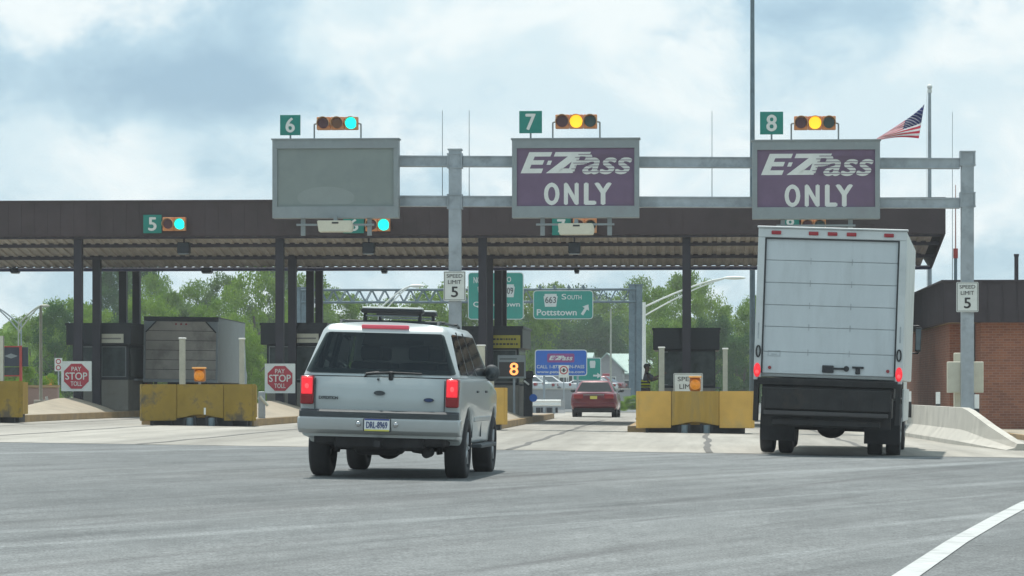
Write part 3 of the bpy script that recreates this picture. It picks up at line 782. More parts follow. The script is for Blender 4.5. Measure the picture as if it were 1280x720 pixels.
SY = 81.75
def ez_logo(mb_cls, x0, x1, z0, z1, y, off):
    """E-ZPass lettering: solid slanted E-Z running into striped Pass"""
    W_ = x1 - x0; H_ = z1 - z0
    m = mb_cls(off)
    def pg(pts):
        m.poly([(x0 + (u + v * .30) * W_ / 1.0 * 1.0, y, z0 + v * H_) for u, v in pts])
    # with slant .30*v folded into u: E from u=0..; coordinates normalised to the width
    S = .085
    def P(pts):
        vs = [(x0 + (u + S * v) * W_, y, z0 + v * H_) for u, v in pts]
        m.poly(vs)
    P([(.0, .06), (.065, .06), (.065, .97), (.0, .97)])            # E stem
    P([(.065, .78), (.205, .78), (.205, .97), (.065, .97)])
    P([(.065, .43), (.165, .43), (.165, .62), (.065, .62)])
    P([(.065, .06), (.185, .06), (.185, .26), (.065, .26)])
    P([(.20, .42), (.235, .42), (.235, .60), (.20, .60)])           # hyphen
    P([(.235, .78), (.55, .78), (.55, .97), (.235, .97)])           # Z top bar running into the P
    P([(.225, .06), (.325, .06), (.455, .78), (.36, .78)])         # Z diagonal
    P([(.325, .06), (.43, .06), (.43, .26), (.352, .26)])          # Z foot
    m.text('P', x0 + W_ * .425, x0 + W_ * .645, z0 + H_ * .06, z0 + H_ * .965, y - .003, bold=.065, shear=.28)
    m.text('ass', x0 + W_ * .555, x0 + W_ * 1.0, z0 + H_ * .0, z0 + H_ * .73, y - .010, bold=.06, shear=.28)
    return m
def sign_cabinet(n, p0, p1, yt, yb, label, blank=False):
    x0, x1 = px(p0, SY), px(p1, SY); z0, z1 = pz((p0 + p1) / 2, yb, SY), pz((p0 + p1) / 2, yt, SY)
    o3 = ((x0 + x1) / 2, SY, z0)
    t = thing('overhead_sign', label, 'sign', o3, group='big sign cabinets on the gantry')
    k = SY / F
    ix0, ix1, iz0, iz1 = x0 + 6 * k, x1 - 6 * k, z0 + 14.5 * k, z1 - 11 * k
    m = MB(o3)
    m.box(x0, x1, SY + .06, SY + .42, z0, z1, bev=.01)
    m.build('cabinet', M['frame_grey'], t)
    m = MB(o3)
    m.box(x0, x1, SY - .02, SY + .059, z0, iz0); m.box(x0, x1, SY - .02, SY + .059, iz1, z1)
    m.box(x0, ix0, SY - .02, SY + .059, iz0 + .001, iz1 - .001); m.box(ix1, x1, SY - .02, SY + .059, iz0 + .001, iz1 - .001)
    m.box(x0 - .03, x1 + .03, SY - .05, SY + .45, z1, z1 + .035)
    m.build('frame', M['frame_grey'], t)
    m = MB(o3)
    m.box(ix0, ix1, SY + .03, SY + .055, iz0, iz1)
    face = m.build('sign_face', M['blank_face'] if blank else M['purple'], t)
    if blank:
        m = MB(); c = px((p0 + p1) / 2 - 12, SY)
        zc = pz(420, 247, SY)
        pts = []
        for i in range(40):
            a = i / 40 * 2 * math.pi; s_ = math.sin(a)
            pts.append((c - o3[0] + .78 * math.cos(a) , SY + .026 - SY, max(-.18, .30 * s_) + zc - z0))
        m.poly(list(reversed(pts))); m.build('faded_patch', M['sticker'], face)
    else:
        # logo  (pixel offsets from the cabinet's own corner)
        lx0, lx1 = x0 + 10 * k, x0 + 150.5 * k
        lz1, lz0 = z1 - 15 * k, z1 - 44 * k
        m = ez_logo(MB, lx0, lx1, lz0, lz1, SY + .026, o3)
        m.build('logo_letters', M['letter'], face)
        m = MB(o3)
        H_ = lz1 - lz0; W_ = lx1 - lx0
        for q in range(7):
            zc = lz0 + H_ * (.10 + q * .125)
            # each stripe starts further right lower down
            xa = lx0 + W_ * (.47 + .05 * q / 6 - .02 * (q % 2))
            m.box(xa, lx1 + .02, SY + .000, SY + .004, zc, zc + H_ * .026)
        m.build('logo_stripes', M['purple'], face)
        m = MB(o3); wz1, wz0 = z1 - 54 * k, z1 - 82.5 * k
        m.text('O', x0 + 40 * k, x0 + 59.5 * k, wz0, wz1, SY + .026, bold=.05)
        m.text('N', x0 + 65 * k, x0 + 83.5 * k, wz0 + .3 * k, wz1 - .3 * k, SY + .026, bold=.05)
        m.text('L', x0 + 90 * k, x0 + 105.5 * k, wz0 + .3 * k, wz1 - .3 * k, SY + .026, bold=.05)
        m.text('Y', x0 + 103 * k, x0 + 125 * k, wz0 + .3 * k, wz1 - .3 * k, SY + .026, bold=.05)
        m.build('word_letters', M['letter'], face)
    # hanger frame beneath, camera box is a thing of its own
    m = MB(o3)
    for off_ in (38, 122):
        xx = x0 + off_ * k
        m.box(xx - .06, xx + .06, SY + .12, SY + .2, z0 - 22 * k, z0)
    m.build('hanger_bar', M['frame_grey'], t)
    m = MB(o3); m.box(x0 + 30 * k, x0 + 128 * k, SY + .06, SY + .115, z0 - 9.5 * k, z0 - 7 * k); m.build('hanger_rail', M['frame_grey'], t)
    return o3
s6 = sign_cabinet(6, 340.5, 498, 174.5, 272.5, 'blank grey overhead sign cabinet, leftmost of the three on the gantry', True)
s7 = sign_cabinet(7, 640, 799, 174, 272, 'purple overhead lane sign between the two gantry posts, directly under number 7')
s8 = sign_cabinet(8, 940.5, 1100, 176, 273.5, 'purple overhead lane sign above the white truck, directly under number 8')

def camera_box(p0, p1, yt, yb, label, tilt=False):
    Y = SY - .25; x0, x1 = px(p0, Y), px(p1, Y); z0, z1 = pz(p0, yb, Y), pz(p0, yt, Y)
    t = thing('camera_box', label, 'camera box', ((x0 + x1) / 2, Y, z0), group='cream camera boxes under the sign cabinets')
    w = (x1 - x0) / 2; h = z1 - z0
    m = MB(); m.prism([(-w + .05, 0), (w - .03, 0), (w, h * .5), (w - .05, h), (-w, h)], 'y', 0, .28)
    bmesh.ops.bevel(m.bm, geom=list(m.bm.edges), offset=.02, segments=2, affect='EDGES'); m.build('housing', M['cream'], t, smooth=True)
    m = MB(); m.box(-.08, .1, -.012, -.002, h * .72, h * .86); m.build('latch_slot', M['black'], t)
    m = MB(); m.box(-.05, .05, .1, .3, h, h + .12); m.build('bracket', M['frame_grey'], t)
camera_box(396, 441, 275.5, 290, 'slim cream camera box hanging under the blank grey sign')
camera_box(697, 743, 279, 293.5, 'slim cream camera box hanging under the number 7 purple sign')

# ------------------------------------------------------------------ signals and number plates
def number_plate(ch, p0, p1, yt, yb, Y, label, post=None, group='green lane number plates'):
    x0, x1 = px(p0, Y), px(p1, Y); z0, z1 = pz((p0 + p1) / 2, yb, Y), pz((p0 + p1) / 2, yt, Y)
    c = (x0 + x1) / 2
    base = z0 - (post or 0)
    t = thing('lane_number_sign', label, 'number sign', (c, Y, base), group=group)
    w = (x1 - x0) / 2; zo = z0 - base; h = z1 - z0
    m = MB(); m.box(-w, w, 0, .03, zo, zo + h, bev=.006); m.build('plate', M['green_plate'], t)
    m = MB(); m.text(ch, -w * .46, w * .46, zo + h * .13, zo + h * .87, -.005, bold=.035); m.build('digit', M['letter'], t)
    if post: m = MB(); m.cyl((0, .05, 0), (0, .05, zo + h * .6), .025); m.build('post', M['frame_grey'], t)
    else: m = MB(); m.box(-w * .5, w * .5, .03, .09, zo + h * .3, zo + h * .4); m.build('bracket', M['frame_grey'], t)
def signal(lamps, p0, p1, yt, yb, Y, label, legs=None, group='traffic signals of the toll lanes'):
    x0, x1 = px(p0, Y), px(p1, Y); z0, z1 = pz((p0 + p1) / 2, yb, Y), pz((p0 + p1) / 2, yt, Y)
    c = (x0 + x1) / 2; base = z0 - (legs or 0)
    t = thing('traffic_signal', label, 'traffic signal', (c, Y, base), group=group)
    zo = z0 - base; w = (x1 - x0) / 2; h = z1 - z0; n = len(lamps); cw = 2 * w / n
    for i, l in enumerate(lamps):
        xc = -w + cw * (i + .5)
        m = MB(); m.box(xc - cw / 2 + .004, xc + cw / 2 - .004, 0, .2, zo, zo + h, bev=.018, seg=2); b = m.build('housing', M['signal_body'], t, smooth=True)
        rr = min(cw, h) * .43
        lm = {'r': 'signal_lens_off', 'a': 'lens_off_amber', 'g': 'lens_off_green', 'G': 'lens_green', 'A': 'lens_amber'}[l]
        m = MB(); m.cyl((xc, -.03, zo + h / 2), (xc, .0, zo + h / 2), rr * (1.06 if l in 'GA' else .95), n=24); m.build('lens', M[lm], b)
        # visor: part tube open below
        bm = bmesh.new(); prev = None; prof = []
        for k in range(15):
            a = R(-25 + 230 * k / 14)
            dx, dz = math.cos(a) * rr * 1.08, math.sin(a) * rr * 1.08
            dep = -.22 if True else 0
            p = [bm.verts.new((xc + dx, -.0, zo + h / 2 + dz)), bm.verts.new((xc + dx, dep + .10 * (1 - math.sin(a)) / 2, zo + h / 2 + dz)),
                 bm.verts.new((xc + dx * 1.07, dep + .10 * (1 - math.sin(a)) / 2, zo + h / 2 + dz * 1.07)), bm.verts.new((xc + dx * 1.07, -.0, zo + h / 2 + dz * 1.07))]
            if prev:
                for q in range(3): bm.faces.new((prev[q], prev[q + 1], p[q + 1], p[q]))
            prev = p
        me = bpy.data.meshes.new('visor'); bm.to_mesh(me); bm.free(); me.materials.append(M['visor'] if l not in 'GA' else M['signal_body'])
        o = bpy.data.objects.new('visor', me); COL.objects.link(o); o.parent = b
    if legs:
        for sgn in (-1, 1):
            m = MB(); X = sgn * (w + .07)
            m.cyl((X, .1, 0), (X, .1, zo + h * .45), .022); m.cyl((X, .1, zo + h * .45), (sgn * w, .1, zo + h * .5), .022); m.build('bracket_leg', M['frame_grey'], t)
k = SY / F
zt6 = s6
def leg_for(pc, yb, ytop): return (ytop - yb) * k - .035
number_plate('6', 350, 375.5, 143.5, 169, SY + .1, 'green number 6 plate above the blank grey overhead sign', leg_for(362, 169, 174.5))
number_plate('7', 649, 677.5, 138.5, 166.5, SY + .1, 'green number 7 plate above a purple overhead sign', leg_for(663, 166.5, 174))
number_plate('8', 950, 979, 139.5, 168, SY + .1, 'green number 8 plate above a purple overhead sign', leg_for(964, 168, 176))
signal('raG', 395.5, 447.5, 146, 162, SY + .1, 'three lamp signal showing green above the blank grey sign', leg_for(0, 162, 174.5))
signal('rAg', 694, 746.5, 143, 160.5, SY + .1, 'three lamp signal showing amber beside the number 7 plate on the gantry', leg_for(0, 160.5, 174))
signal('rAg', 992.5, 1045, 145, 162, SY + .1, 'three lamp signal showing amber beside the number 8 plate on the gantry', leg_for(0, 162, 176))
FY = CY0 - .12
number_plate('5', 179, 202, 268.5, 291.5, FY, 'green number 5 plate on the dark canopy fascia')
number_plate('6', 429, 455, 271, 291.5, FY, 'green number 6 plate half hidden behind the cream camera box')
number_plate('7', 690, 713.5, 271, 294, FY, 'green number 7 plate on the canopy fascia below the purple sign')
number_plate('8', 976.5, 999, 270, 292, FY, 'green number 8 plate on the canopy fascia just above the white truck')
FY2 = CY0 - .23
signal('rG', 203, 232, 271.5, 288.5, FY2, 'two lamp signal showing green beside the number 5 plate')
signal('rG', 456.5, 487.5, 273, 289, FY2, 'two lamp signal showing green under the right end of the blank grey sign')
signal('rg', 716, 746, 272.5, 291, FY2, 'unlit two lamp signal under the number 7 purple sign')
signal('rg', 1001.5, 1032.5, 273.5, 290, FY2, 'unlit two lamp signal just above the roof of the white truck')

# ------------------------------------------------------------------ small signs
def plate_rect(m, x0, x1, z0, z1, y0, y1, r=.03):
    pts = []
    for cx, cz, a0 in ((x1 - r, z1 - r, 0), (x0 + r, z1 - r, 90), (x0 + r, z0 + r, 180), (x1 - r, z0 + r, 270)):
        for q in range(5):
            a = R(a0 + q * 22.5); pts.append((cx + r * math.cos(a), cz + r * math.sin(a)))
    m.prism(pts, 'y', y0, y1)
def border(m, x0, x1, z0, z1, y, th):
    m.box(x0, x1, y, y + .003, z0, z0 + th); m.box(x0, x1, y, y + .003, z1 - th, z1); m.box(x0, x0 + th, y, y + .003, z0 + th, z1 - th); m.box(x1 - th, x1, y, y + .003, z0 + th, z1 - th)
def speed_sign(p0, p1, yt, yb, Y, label, post=False):
    x0, x1 = px(p0, Y), px(p1, Y); z0, z1 = pz(p0, yb, Y), pz(p0, yt, Y); c = (x0 + x1) / 2
    base = gz(c) + .17 if post else z0
    o3 = (c, Y, base)
    t = thing('speed_limit_sign', label, 'sign', o3, group='speed limit signs of the toll plaza')
    w, h = x1 - x0, z1 - z0
    m = MB(o3); plate_rect(m, x0, x1, z0, z1, Y, Y + .012); m.build('plate', M['white_sign'], t)
    m = MB(o3); border(m, x0 + .02, x1 - .02, z0 + .02, z1 - .02, Y - .004, .012)
    m.text('SPEED', x0 + w * .14, x1 - w * .14, z0 + h * .78, z0 + h * .90, Y - .004, bold=.008)
    m.text('LIMIT', x0 + w * .20, x1 - w * .20, z0 + h * .57, z0 + h * .70, Y - .004, bold=.008)
    m.text('5', x0 + w * .34, x1 - w * .34, z0 + h * .12, z0 + h * .48, Y - .004, bold=.03)
    m.build('lettering', M['black_letter'], t)
    m = MB(o3)
    if post: m.cyl((c, Y + .05, base), (c, Y + .05, z1 - .1), .03); m.build('post', M['galv'], t)
    else:
        m.box(c - .15, c + .15, Y + .012, Y + .055, z0 + h * .3, z0 + h * .36); m.box(c - .15, c + .15, Y + .012, Y + .055, z0 + h * .7, z0 + h * .76); m.build('bracket', M['galv'], t)
speed_sign(554.5, 582, 339, 376, GY - .23, 'white SPEED LIMIT 5 sign high on the middle gantry post')
speed_sign(1195.5, 1223, 352.5, 390, GY - .23, 'white SPEED LIMIT 5 sign on the right gantry post by the brick building')
speed_sign(842, 878.5, 466.5, 512, 88.0, 'white SPEED LIMIT 5 sign half hidden behind the pale yellow crash block', post=True)

def stop_sign(p0, p1, yt, yb, label):
    Y = 95.75; x0, x1 = px(p0, Y), px(p1, Y); z0, z1 = pz(p0, yb, Y), pz(p0, yt, Y); c = (x0 + x1) / 2; zc = (z0 + z1) / 2
    o3 = (c, Y, z0)
    t = thing('stop_sign', label, 'stop sign', o3, group='PAY TOLL stop signs')
    m = MB(o3); plate_rect(m, x0, x1, z0, z1, Y, Y + .02, .02); m.build('plate', M['white_sign'], t)
    r = (x1 - x0) * .44
    m = MB(o3); m.prism([(c + r * math.cos(R(22.5 + 45 * i)), zc + r * math.sin(R(22.5 + 45 * i))) for i in range(8)], 'y', Y - .012, Y - .002); m.build('octagon', M['red_sign'], t)
    m = MB(o3)
    m.text('PAY', c - r * .36, c + r * .36, zc + r * .38, zc + r * .70, Y - .018, bold=.012)
    m.text('STOP', c - r * .82, c + r * .82, zc - r * .26, zc + r * .28, Y - .018, bold=.02)
    m.text('TOLL', c - r * .42, c + r * .42, zc - r * .72, zc - r * .38, Y - .018, bold=.012)
    m.build('lettering', M['white_sign'], t)
    m = MB(o3); m.box(c - .2, c + .2, Y + .02, Y + .10, zc - .06, zc + .0); m.build('bracket', M['galv'], t)
stop_sign(76.5, 114.5, 451.5, 489, 'square white PAY TOLL stop sign at the leftmost dark booth')
stop_sign(331, 369, 454.5, 491.5, 'square white PAY TOLL stop sign just left of the silver SUV')

# ------------------------------------------------------------------ jersey barrier and right side
def jersey():
    A = Vector((px(1131, 83.0), 83.0)); B = Vector((px(1207, 68.0), 68.0)); C = Vector((px(1277, 61.5), 61.5))
    t = thing('concrete_barrier', 'pale concrete jersey barrier sloping down at its near end, right of the white truck', 'barrier', (B.x, B.y, gz(B.x)))
    off = (B.x, B.y, gz(B.x))
    bm = bmesh.new(); st = []
    pts = [(A, .82), (A.lerp(B, .33), .82), (A.lerp(B, .66), .82), (B, .82), (B.lerp(C, .12), .76), (B.lerp(C, .5), .46), (B.lerp(C, .88), .20), (C, .14)]
    prof = [(-.31, 0), (-.31, .10), (-.13, .34), (-.085, 1.0), (.085, 1.0), (.13, .34), (.31, .10), (.31, 0)]
    d = (C - A).normalized(); nrm = Vector((d.y, -d.x))
    rings = []
    for p, h in pts:
        ring = []
        for (u, v) in prof:
            z = v * h if v in (0, 1.0) else min(v, v * h / .82 + .0) * .82 / .82
            q = p + nrm * u * -1
            ring.append(bm.verts.new((q.x, q.y, gz(p.x) + min(z, h))))
        rings.append(ring)
    for a, b in zip(rings[:-1], rings[1:]):
        for i in range(len(prof) - 1): bm.faces.new((a[i], a[i + 1], b[i + 1], b[i]))
    bm.faces.new(rings[0]); bm.faces.new(list(reversed(rings[-1])))
    bmesh.ops.recalc_face_normals(bm, faces=bm.faces)
    bmesh.ops.translate(bm, vec=-Vector(off), verts=bm.verts)
    me = bpy.data.meshes.new('barrier_body'); bm.to_mesh(me); bm.free(); me.materials.append(M['concrete'])
    o = bpy.data.objects.new('barrier_body', me); COL.objects.link(o); o.parent = t
    # joint groove and cast mark
    m = MB(off)
    P = A.lerp(B, .47); n3 = Vector((nrm.x, nrm.y, 0))
    for du in (0, .33):
        q = P + d * du
        for (u0, z0_, u1, z1_) in ((-.31, .10, -.13, .34), (-.13, .34, -.085, .82)):
            a = Vector((q.x + nrm.x * -u0 * -1, q.y + nrm.y * -u0 * -1, gz(q.x) + z0_)); b = Vector((q.x + nrm.x * -u1 * -1, q.y + nrm.y * -u1 * -1, gz(q.x) + z1_))
            m.cyl(a, b, .018, n=6)
    m.build('joint', M['kerb'], t)
    return A, B, C
jersey()
def delineator(pxl, yt, yb, Y, label):
    x = px(pxl, Y); z0 = pz(pxl, yb, Y); z1 = pz(pxl, yt, Y)
    t = thing('delineator', label, 'marker post', (x, Y, z0), group='white marker tubes behind the concrete barrier')
    m = MB(); m.cyl((0, 0, .06), (0, 0, z1 - z0), .055, n=14); m.build('tube', M['white_cap'], t, smooth=True)
    m = MB(); m.cyl((0, 0, -.35), (0, 0, .06), .06, n=14); m.build('base', M['black'], t, smooth=True)
delineator(1172.5, 490, 508, 75.0, 'white marker tube on the barrier left of the right gantry post')
delineator(1221, 493, 514, 69.5, 'white marker tube on the barrier right of the right gantry post')
delineator(1136.5, 489, 505, 79.5, 'white marker tube on the barrier beside the white truck')
# cabinets around right post
def cabinet(p0, p1, yt, yb, Y, label):
    x0, x1 = px(p0, Y), px(p1, Y); z0, z1 = pz(p0, yb, Y), pz(p0, yt, Y)
    t = thing('control_cabinet', label, 'cabinet', ((x0 + x1) / 2, Y, z0), group='cream control cabinets at the right gantry post')
    w = (x1 - x0) / 2; h = z1 - z0
    m = MB(); m.box(-w, w, 0, .3, 0, h, bev=.015); m.build('box', M['cream'], t)
    m = MB(); m.box(-w + .03, w - .03, -.012, -.002, .04, h - .04); m.build('door', M['cream'], t)
cabinet(1184.5, 1201, 452, 491, GY + .3, 'cream control cabinet left of the right gantry post')
cabinet(1212, 1229.5, 452, 491, GY + .3, 'cream control cabinet right of the right gantry post')
cabinet(1193, 1206, 441, 512, GY + .7, 'tall narrow cream cabinet just behind the right gantry post')

# sidewalk on the right
sheet('sidewalk', [8.2, 12, 30], [63, 80, 112], 0.13, M['island_conc'])
m = MB(); zz = gz(8.2); m.box(8.06, 8.199, 63, 84, zz - .05, zz + .13); m.build('sidewalk_kerb', M['kerb'])['kind'] = 'structure'

# brick building
def brick_building():
    Y0 = 88.5
    cx = px(1179, Y0)                # front corner of the roof band
    z_top, z_bot = pz(1230, 352, Y0), pz(1230, 403, Y0)
    t = thing('brick_building', 'low orange brown brick building with dark flat roof band at the right edge', 'building', (cx, Y0, gz(cx)))
    off = (cx, Y0, gz(cx))
    xr = cx + 14
    m = MB(off)
    m.box(cx, xr, Y0, Y0 + .18, z_bot, z_top); m.box(cx, cx + .18, Y0 + .18, Y0 + 24, z_bot, z_top)
    m.box(cx - .05, xr, Y0 - .05, Y0 + .25, z_top, z_top + .05); m.box(cx - .05, cx + .25, Y0 + .25, Y0 + 24, z_top, z_top + .05)
    n = int(14 / .42)
    for i in range(n): m.box(cx + .02 + i * .42, cx + .04 + i * .42, Y0 - .02, Y0, z_bot, z_top)
    for i in range(int(24 / .42)): m.box(cx - .02, cx, Y0 + .02 + i * .42, Y0 + .04 + i * .42, z_bot, z_top)
    m.build('roof_band', M['fascia_build'], t)
    m = MB(off); m.box(cx + .18, xr, Y0 + .18, Y0 + 23.9, z_top - .3, z_top - .2); m.build('roof_deck', M['fascia_build'], t)
    m = MB(off); m.box(cx + .18, xr, Y0 + .18, Y0 + 23.9, z_bot + .02, z_bot + .06); m.build('eave_soffit', M['kerb'], t)
    g0 = gz(cx) - .3
    # walls: side wall set back, a recessed entrance corner, near front wall
    wx = px(1226, Y0 + .55)
    m = MB(off); m.box(wx, xr, Y0 + .55, Y0 + .85, g0, z_bot + .01); m.build('front_wall', M['brick'], t)
    m = MB(off); m.box(px(1187, Y0 + 2.3), px(1217, Y0 + 2.3), Y0 + 2.3, Y0 + 2.6, g0, z_bot + .01); m.box(wx, wx + .3, Y0 + .85, Y0 + 2.9, g0, z_bot + .01); m.build('recess_wall', M['brick'], t)
    wx2 = px(1187, Y0 + 2.3)
    m = MB(off); m.box(wx2, wx2 + .3, Y0 + 2.6, Y0 + 24, g0, z_bot + .01); m.build('side_wall', M['brick'], t)
    m = MB(off); m.box(px(1217, Y0 + 2.4), wx, Y0 + 2.4, Y0 + 2.45, g0 + .3, z_bot); d = m.build('doorway', M['glass_dark'], t)
    m = MB(off); a = px(1217, Y0 + 2.38); m.box(a, a + .06, Y0 + 2.36, Y0 + 2.399, g0 + .3, z_bot); m.build('door_frame', M['frame_al'], d)
brick_building()
# aerials on the brick building
Y = 96.0
t = thing('radio_aerial', 'red and white radio aerial on the brick building roof, left of the right gantry post', 'aerial', (px(1194.5, Y), Y, pz(1194, 355, Y)))
zb = pz(1194, 355, Y)
m = MB(); m.cyl((0, 0, 0), (0, 0, pz(0, 320, Y) - zb), .05); m.build('dark_mount', M['galv_dark'], t)
m = MB(); m.cyl((0, 0, pz(0, 326, Y) - zb), (0, 0, pz(0, 314, Y) - zb), .075); m.build('red_collar', M['red_metal'], t)
m = MB(); m.cyl((0, 0, pz(0, 314, Y) - zb), (0, 0, pz(0, 236, Y) - zb), .022, .012); m.build('whip', mat('pale red whip', (.5, .25, .22), .5), t)
t = thing('vent_pipe', 'short dark vent pipe on the brick building roof at the right edge', 'pipe', (px(1270.5, Y), Y, pz(1270, 354, Y)))
zb = pz(1270, 354, Y)
m = MB(); m.cyl((0, 0, 0), (0, 0, pz(0, 323, Y) - zb), .065); m.build('pipe', M['fascia_build'], t)
m = MB(); m.cyl((0, 0, pz(0, 324, Y) - zb), (0, 0, pz(0, 321, Y) - zb), .08); m.build('cap', M['fascia_build'], t)

# tall mast and flagpole behind the canopy
Y = 112.0; x = px(940.5, Y)
t = thing('light_mast', 'very tall slender blue grey mast rising out of the picture behind the number 8 sign', 'mast', (x, Y, gz(x, Y)))
m = MB(); m.cyl((0, 0, 0), (0, 0, 19), .115, .065, 16); m.build('shaft', M['galv_dark'], t, smooth=True)
m = MB(); m.cyl((0, 0, 0), (0, 0, .06), .3, n=16); m.build('base_plate', M['galv'], t)
m = MB()
for a in range(4): m.box(-.25 + .7 * math.cos(a * 1.57), .25 + .7 * math.cos(a * 1.57), -.15 + .7 * math.sin(a * 1.57), .15 + .7 * math.sin(a * 1.57), 18.8, 19)
m.cyl((0, 0, 18.85), (0, 0, 18.95), .75, n=20); m.build('lamp_ring', M['galv'], t)
Y = 113.0; x = px(1162, Y); z0 = gz(x, Y); zt = pz(1162, 112, Y)
t = thing('flagpole', 'white flagpole with a ball finial behind the right gantry post', 'flagpole', (x, Y, z0))
m = MB(); m.cyl((0, 0, 0), (0, 0, zt - z0), .10, .055, 16); m.build('pole', M['galv'], t, smooth=True)
m = MB(); m.sph((0, 0, zt - z0 + .10), .10); m.build('ball_finial', M['white_cap'], t, smooth=True)
m = MB(); m.cyl((0, 0, zt - z0 - .12), (0, 0, zt - z0), .085, n=14); m.build('truck_cap', M['white_cap'], t)
xr_ = px(1150, Y) - x
m = MB(); m.cyl((-.10, 0, .9), (-.10, 0, zt - z0 - .12), .008, n=5); m.build('halyard', M['white_cap'], t)
def flag():
    nu, nv = 40, 26
    def pt(u, v):
        # corners in photo pixels
        tx = 1155.5 + (1096 - 1155.5) * u; ty = 130 + (173 - 130) * (u ** .82)
        bx = 1148.5 + (1093 - 1148.5) * u; by = 173 + 3.5 * u - 3 * math.sin(u * math.pi)
        X, Yp = tx + (bx - tx) * v, ty + (by - ty) * v
        dep = 113.0 - .05 - .9 * u + .14 * math.sin(u * 9 + v * 2.6) * (.3 + u) + .08 * math.sin(v * 9 + u * 5)
        return (px(X, dep), dep, pz(X, Yp, dep))
    o3 = pt(0, 0)
    t = thing('national_flag', 'red white and blue striped flag drooping from the white flagpole', 'flag', o3)
    cells = {'stripes_red': [], 'stripes_white': [], 'canton': []}
    for i in range(nu):
        for j in range(nv):
            u, v = (i + .5) / nu, (j + .5) / nv
            if u < .40 and v < 7 / 13: cells['canton'].append((i, j))
            else: cells['stripes_red' if int(v * 13) % 2 == 0 else 'stripes_white'].append((i, j))
    for nm, mt in (('stripes_red', 'flag_red'), ('stripes_white', 'flag_white'), ('canton', 'flag_blue')):
        bm = bmesh.new(); vd = {}
        def V(i, j):
            if (i, j) not in vd: vd[(i, j)] = bm.verts.new(Vector(pt(i / nu, j / nv)) - Vector(o3))
            return vd[(i, j)]
        for i, j in cells[nm]: bm.faces.new((V(i, j), V(i, j + 1), V(i + 1, j + 1), V(i + 1, j)))
        bmesh.ops.solidify(bm, geom=bm.faces, thickness=.004)
        me = bpy.data.meshes.new(nm); bm.to_mesh(me); bm.free(); me.materials.append(M[mt]); me.shade_smooth()
        o = bpy.data.objects.new(nm, me); COL.objects.link(o); o.parent = t
    bm = bmesh.new()
    for r_ in range(9):
        for c_ in range(6 if r_ % 2 == 0 else 5):
            u = .40 * ((c_ + .5 + (.5 if r_ % 2 else 0)) / 6); v = 7 / 13 * (r_ + .5) / 9
            p = Vector(pt(u, v)) - Vector(o3) + Vector((0, -.02, 0)); vs = []
            for k_ in range(10):
                a = R(90 + 36 * k_); q = .032 if k_ % 2 == 0 else .013
                vs.append(bm.verts.new(p + Vector((q * math.cos(a), 0, q * math.sin(a)))))
            bm.faces.new(vs)
    for f in bm.faces: f.material_index = 1
    can = [c for c in kids(t) if c.name.startswith('canton')][0]
    bm.from_mesh(can.data)
    bm.to_mesh(can.data); bm.free(); can.data.materials.append(M['flag_white'])
flag()
# ------------------------------------------------------------------ vehicles
def arc(cy, cz, r, a0, a1, n=14):
    return [(cy + r * math.cos(R(a0 + (a1 - a0) * i / n)), cz + r * math.sin(R(a0 + (a1 - a0) * i / n))) for i in range(n + 1)]
def shaped_body(profile, hw, xcuts, zcuts, ycuts, deform, bevel=.03):
    m = MB(); m.prism(profile, 'x', -hw, hw); bm = m.bm
    def cut(co, no):
        bmesh.ops.bisect_plane(bm, geom=bm.verts[:] + bm.edges[:] + bm.faces[:], plane_co=co, plane_no=no)
    side = [e for e in bm.edges if abs(abs(e.verts[0].co.x) - hw) < 1e-5 and abs(abs(e.verts[1].co.x) - hw) < 1e-5 and e.verts[0].co.x * e.verts[1].co.x > 0]
    if bevel: bmesh.ops.bevel(bm, geom=side, offset=bevel, segments=3, affect='EDGES', profile=.6)
    for x in xcuts: cut((x, 0, 0), (1, 0, 0))
    for z in zcuts: cut((0, 0, z), (0, 0, 1))
    for y in ycuts: cut((0, y, 0), (0, 1, 0))
    for v in bm.verts: v.co = deform(v.co.copy())
    return m
def quadpt(q, u, v):
    a = Vector(q[0]).lerp(Vector(q[1]), u); b = Vector(q[3]).lerp(Vector(q[2]), u); return a.lerp(b, v)
def panel(m, q, uv, off=.006, th=.012, rc=0.0):
    """thin slab on quad q (00,10,11,01); outward = (u x v)"""
    n = (Vector(q[1]) - Vector(q[0])).cross(Vector(q[3]) - Vector(q[0])).normalized()
    if rc:
        out = []
        k = len(uv)
        for i in range(k):
            p = Vector(uv[i]); a = Vector(uv[i - 1]); b = Vector(uv[(i + 1) % k])
            da = (a - p).normalized() * rc; db = (b - p).normalized() * rc
            for t in (0, .33, .66, 1):
                out.append(((p + da) * (1 - t) ** 2 + p * 2 * t * (1 - t) + (p + db) * t * t))
        uv = out
    top = [m.bm.verts.new(quadpt(q, u, v) + n * (off)) for u, v in uv]
    bot = [m.bm.verts.new(quadpt(q, u, v) + n * (off - th)) for u, v in uv]
    m.bm.faces.new(top)
    for i in range(len(top)):
        j = (i + 1) % len(top); m.bm.faces.new((top[j], top[i], bot[i], bot[j]))
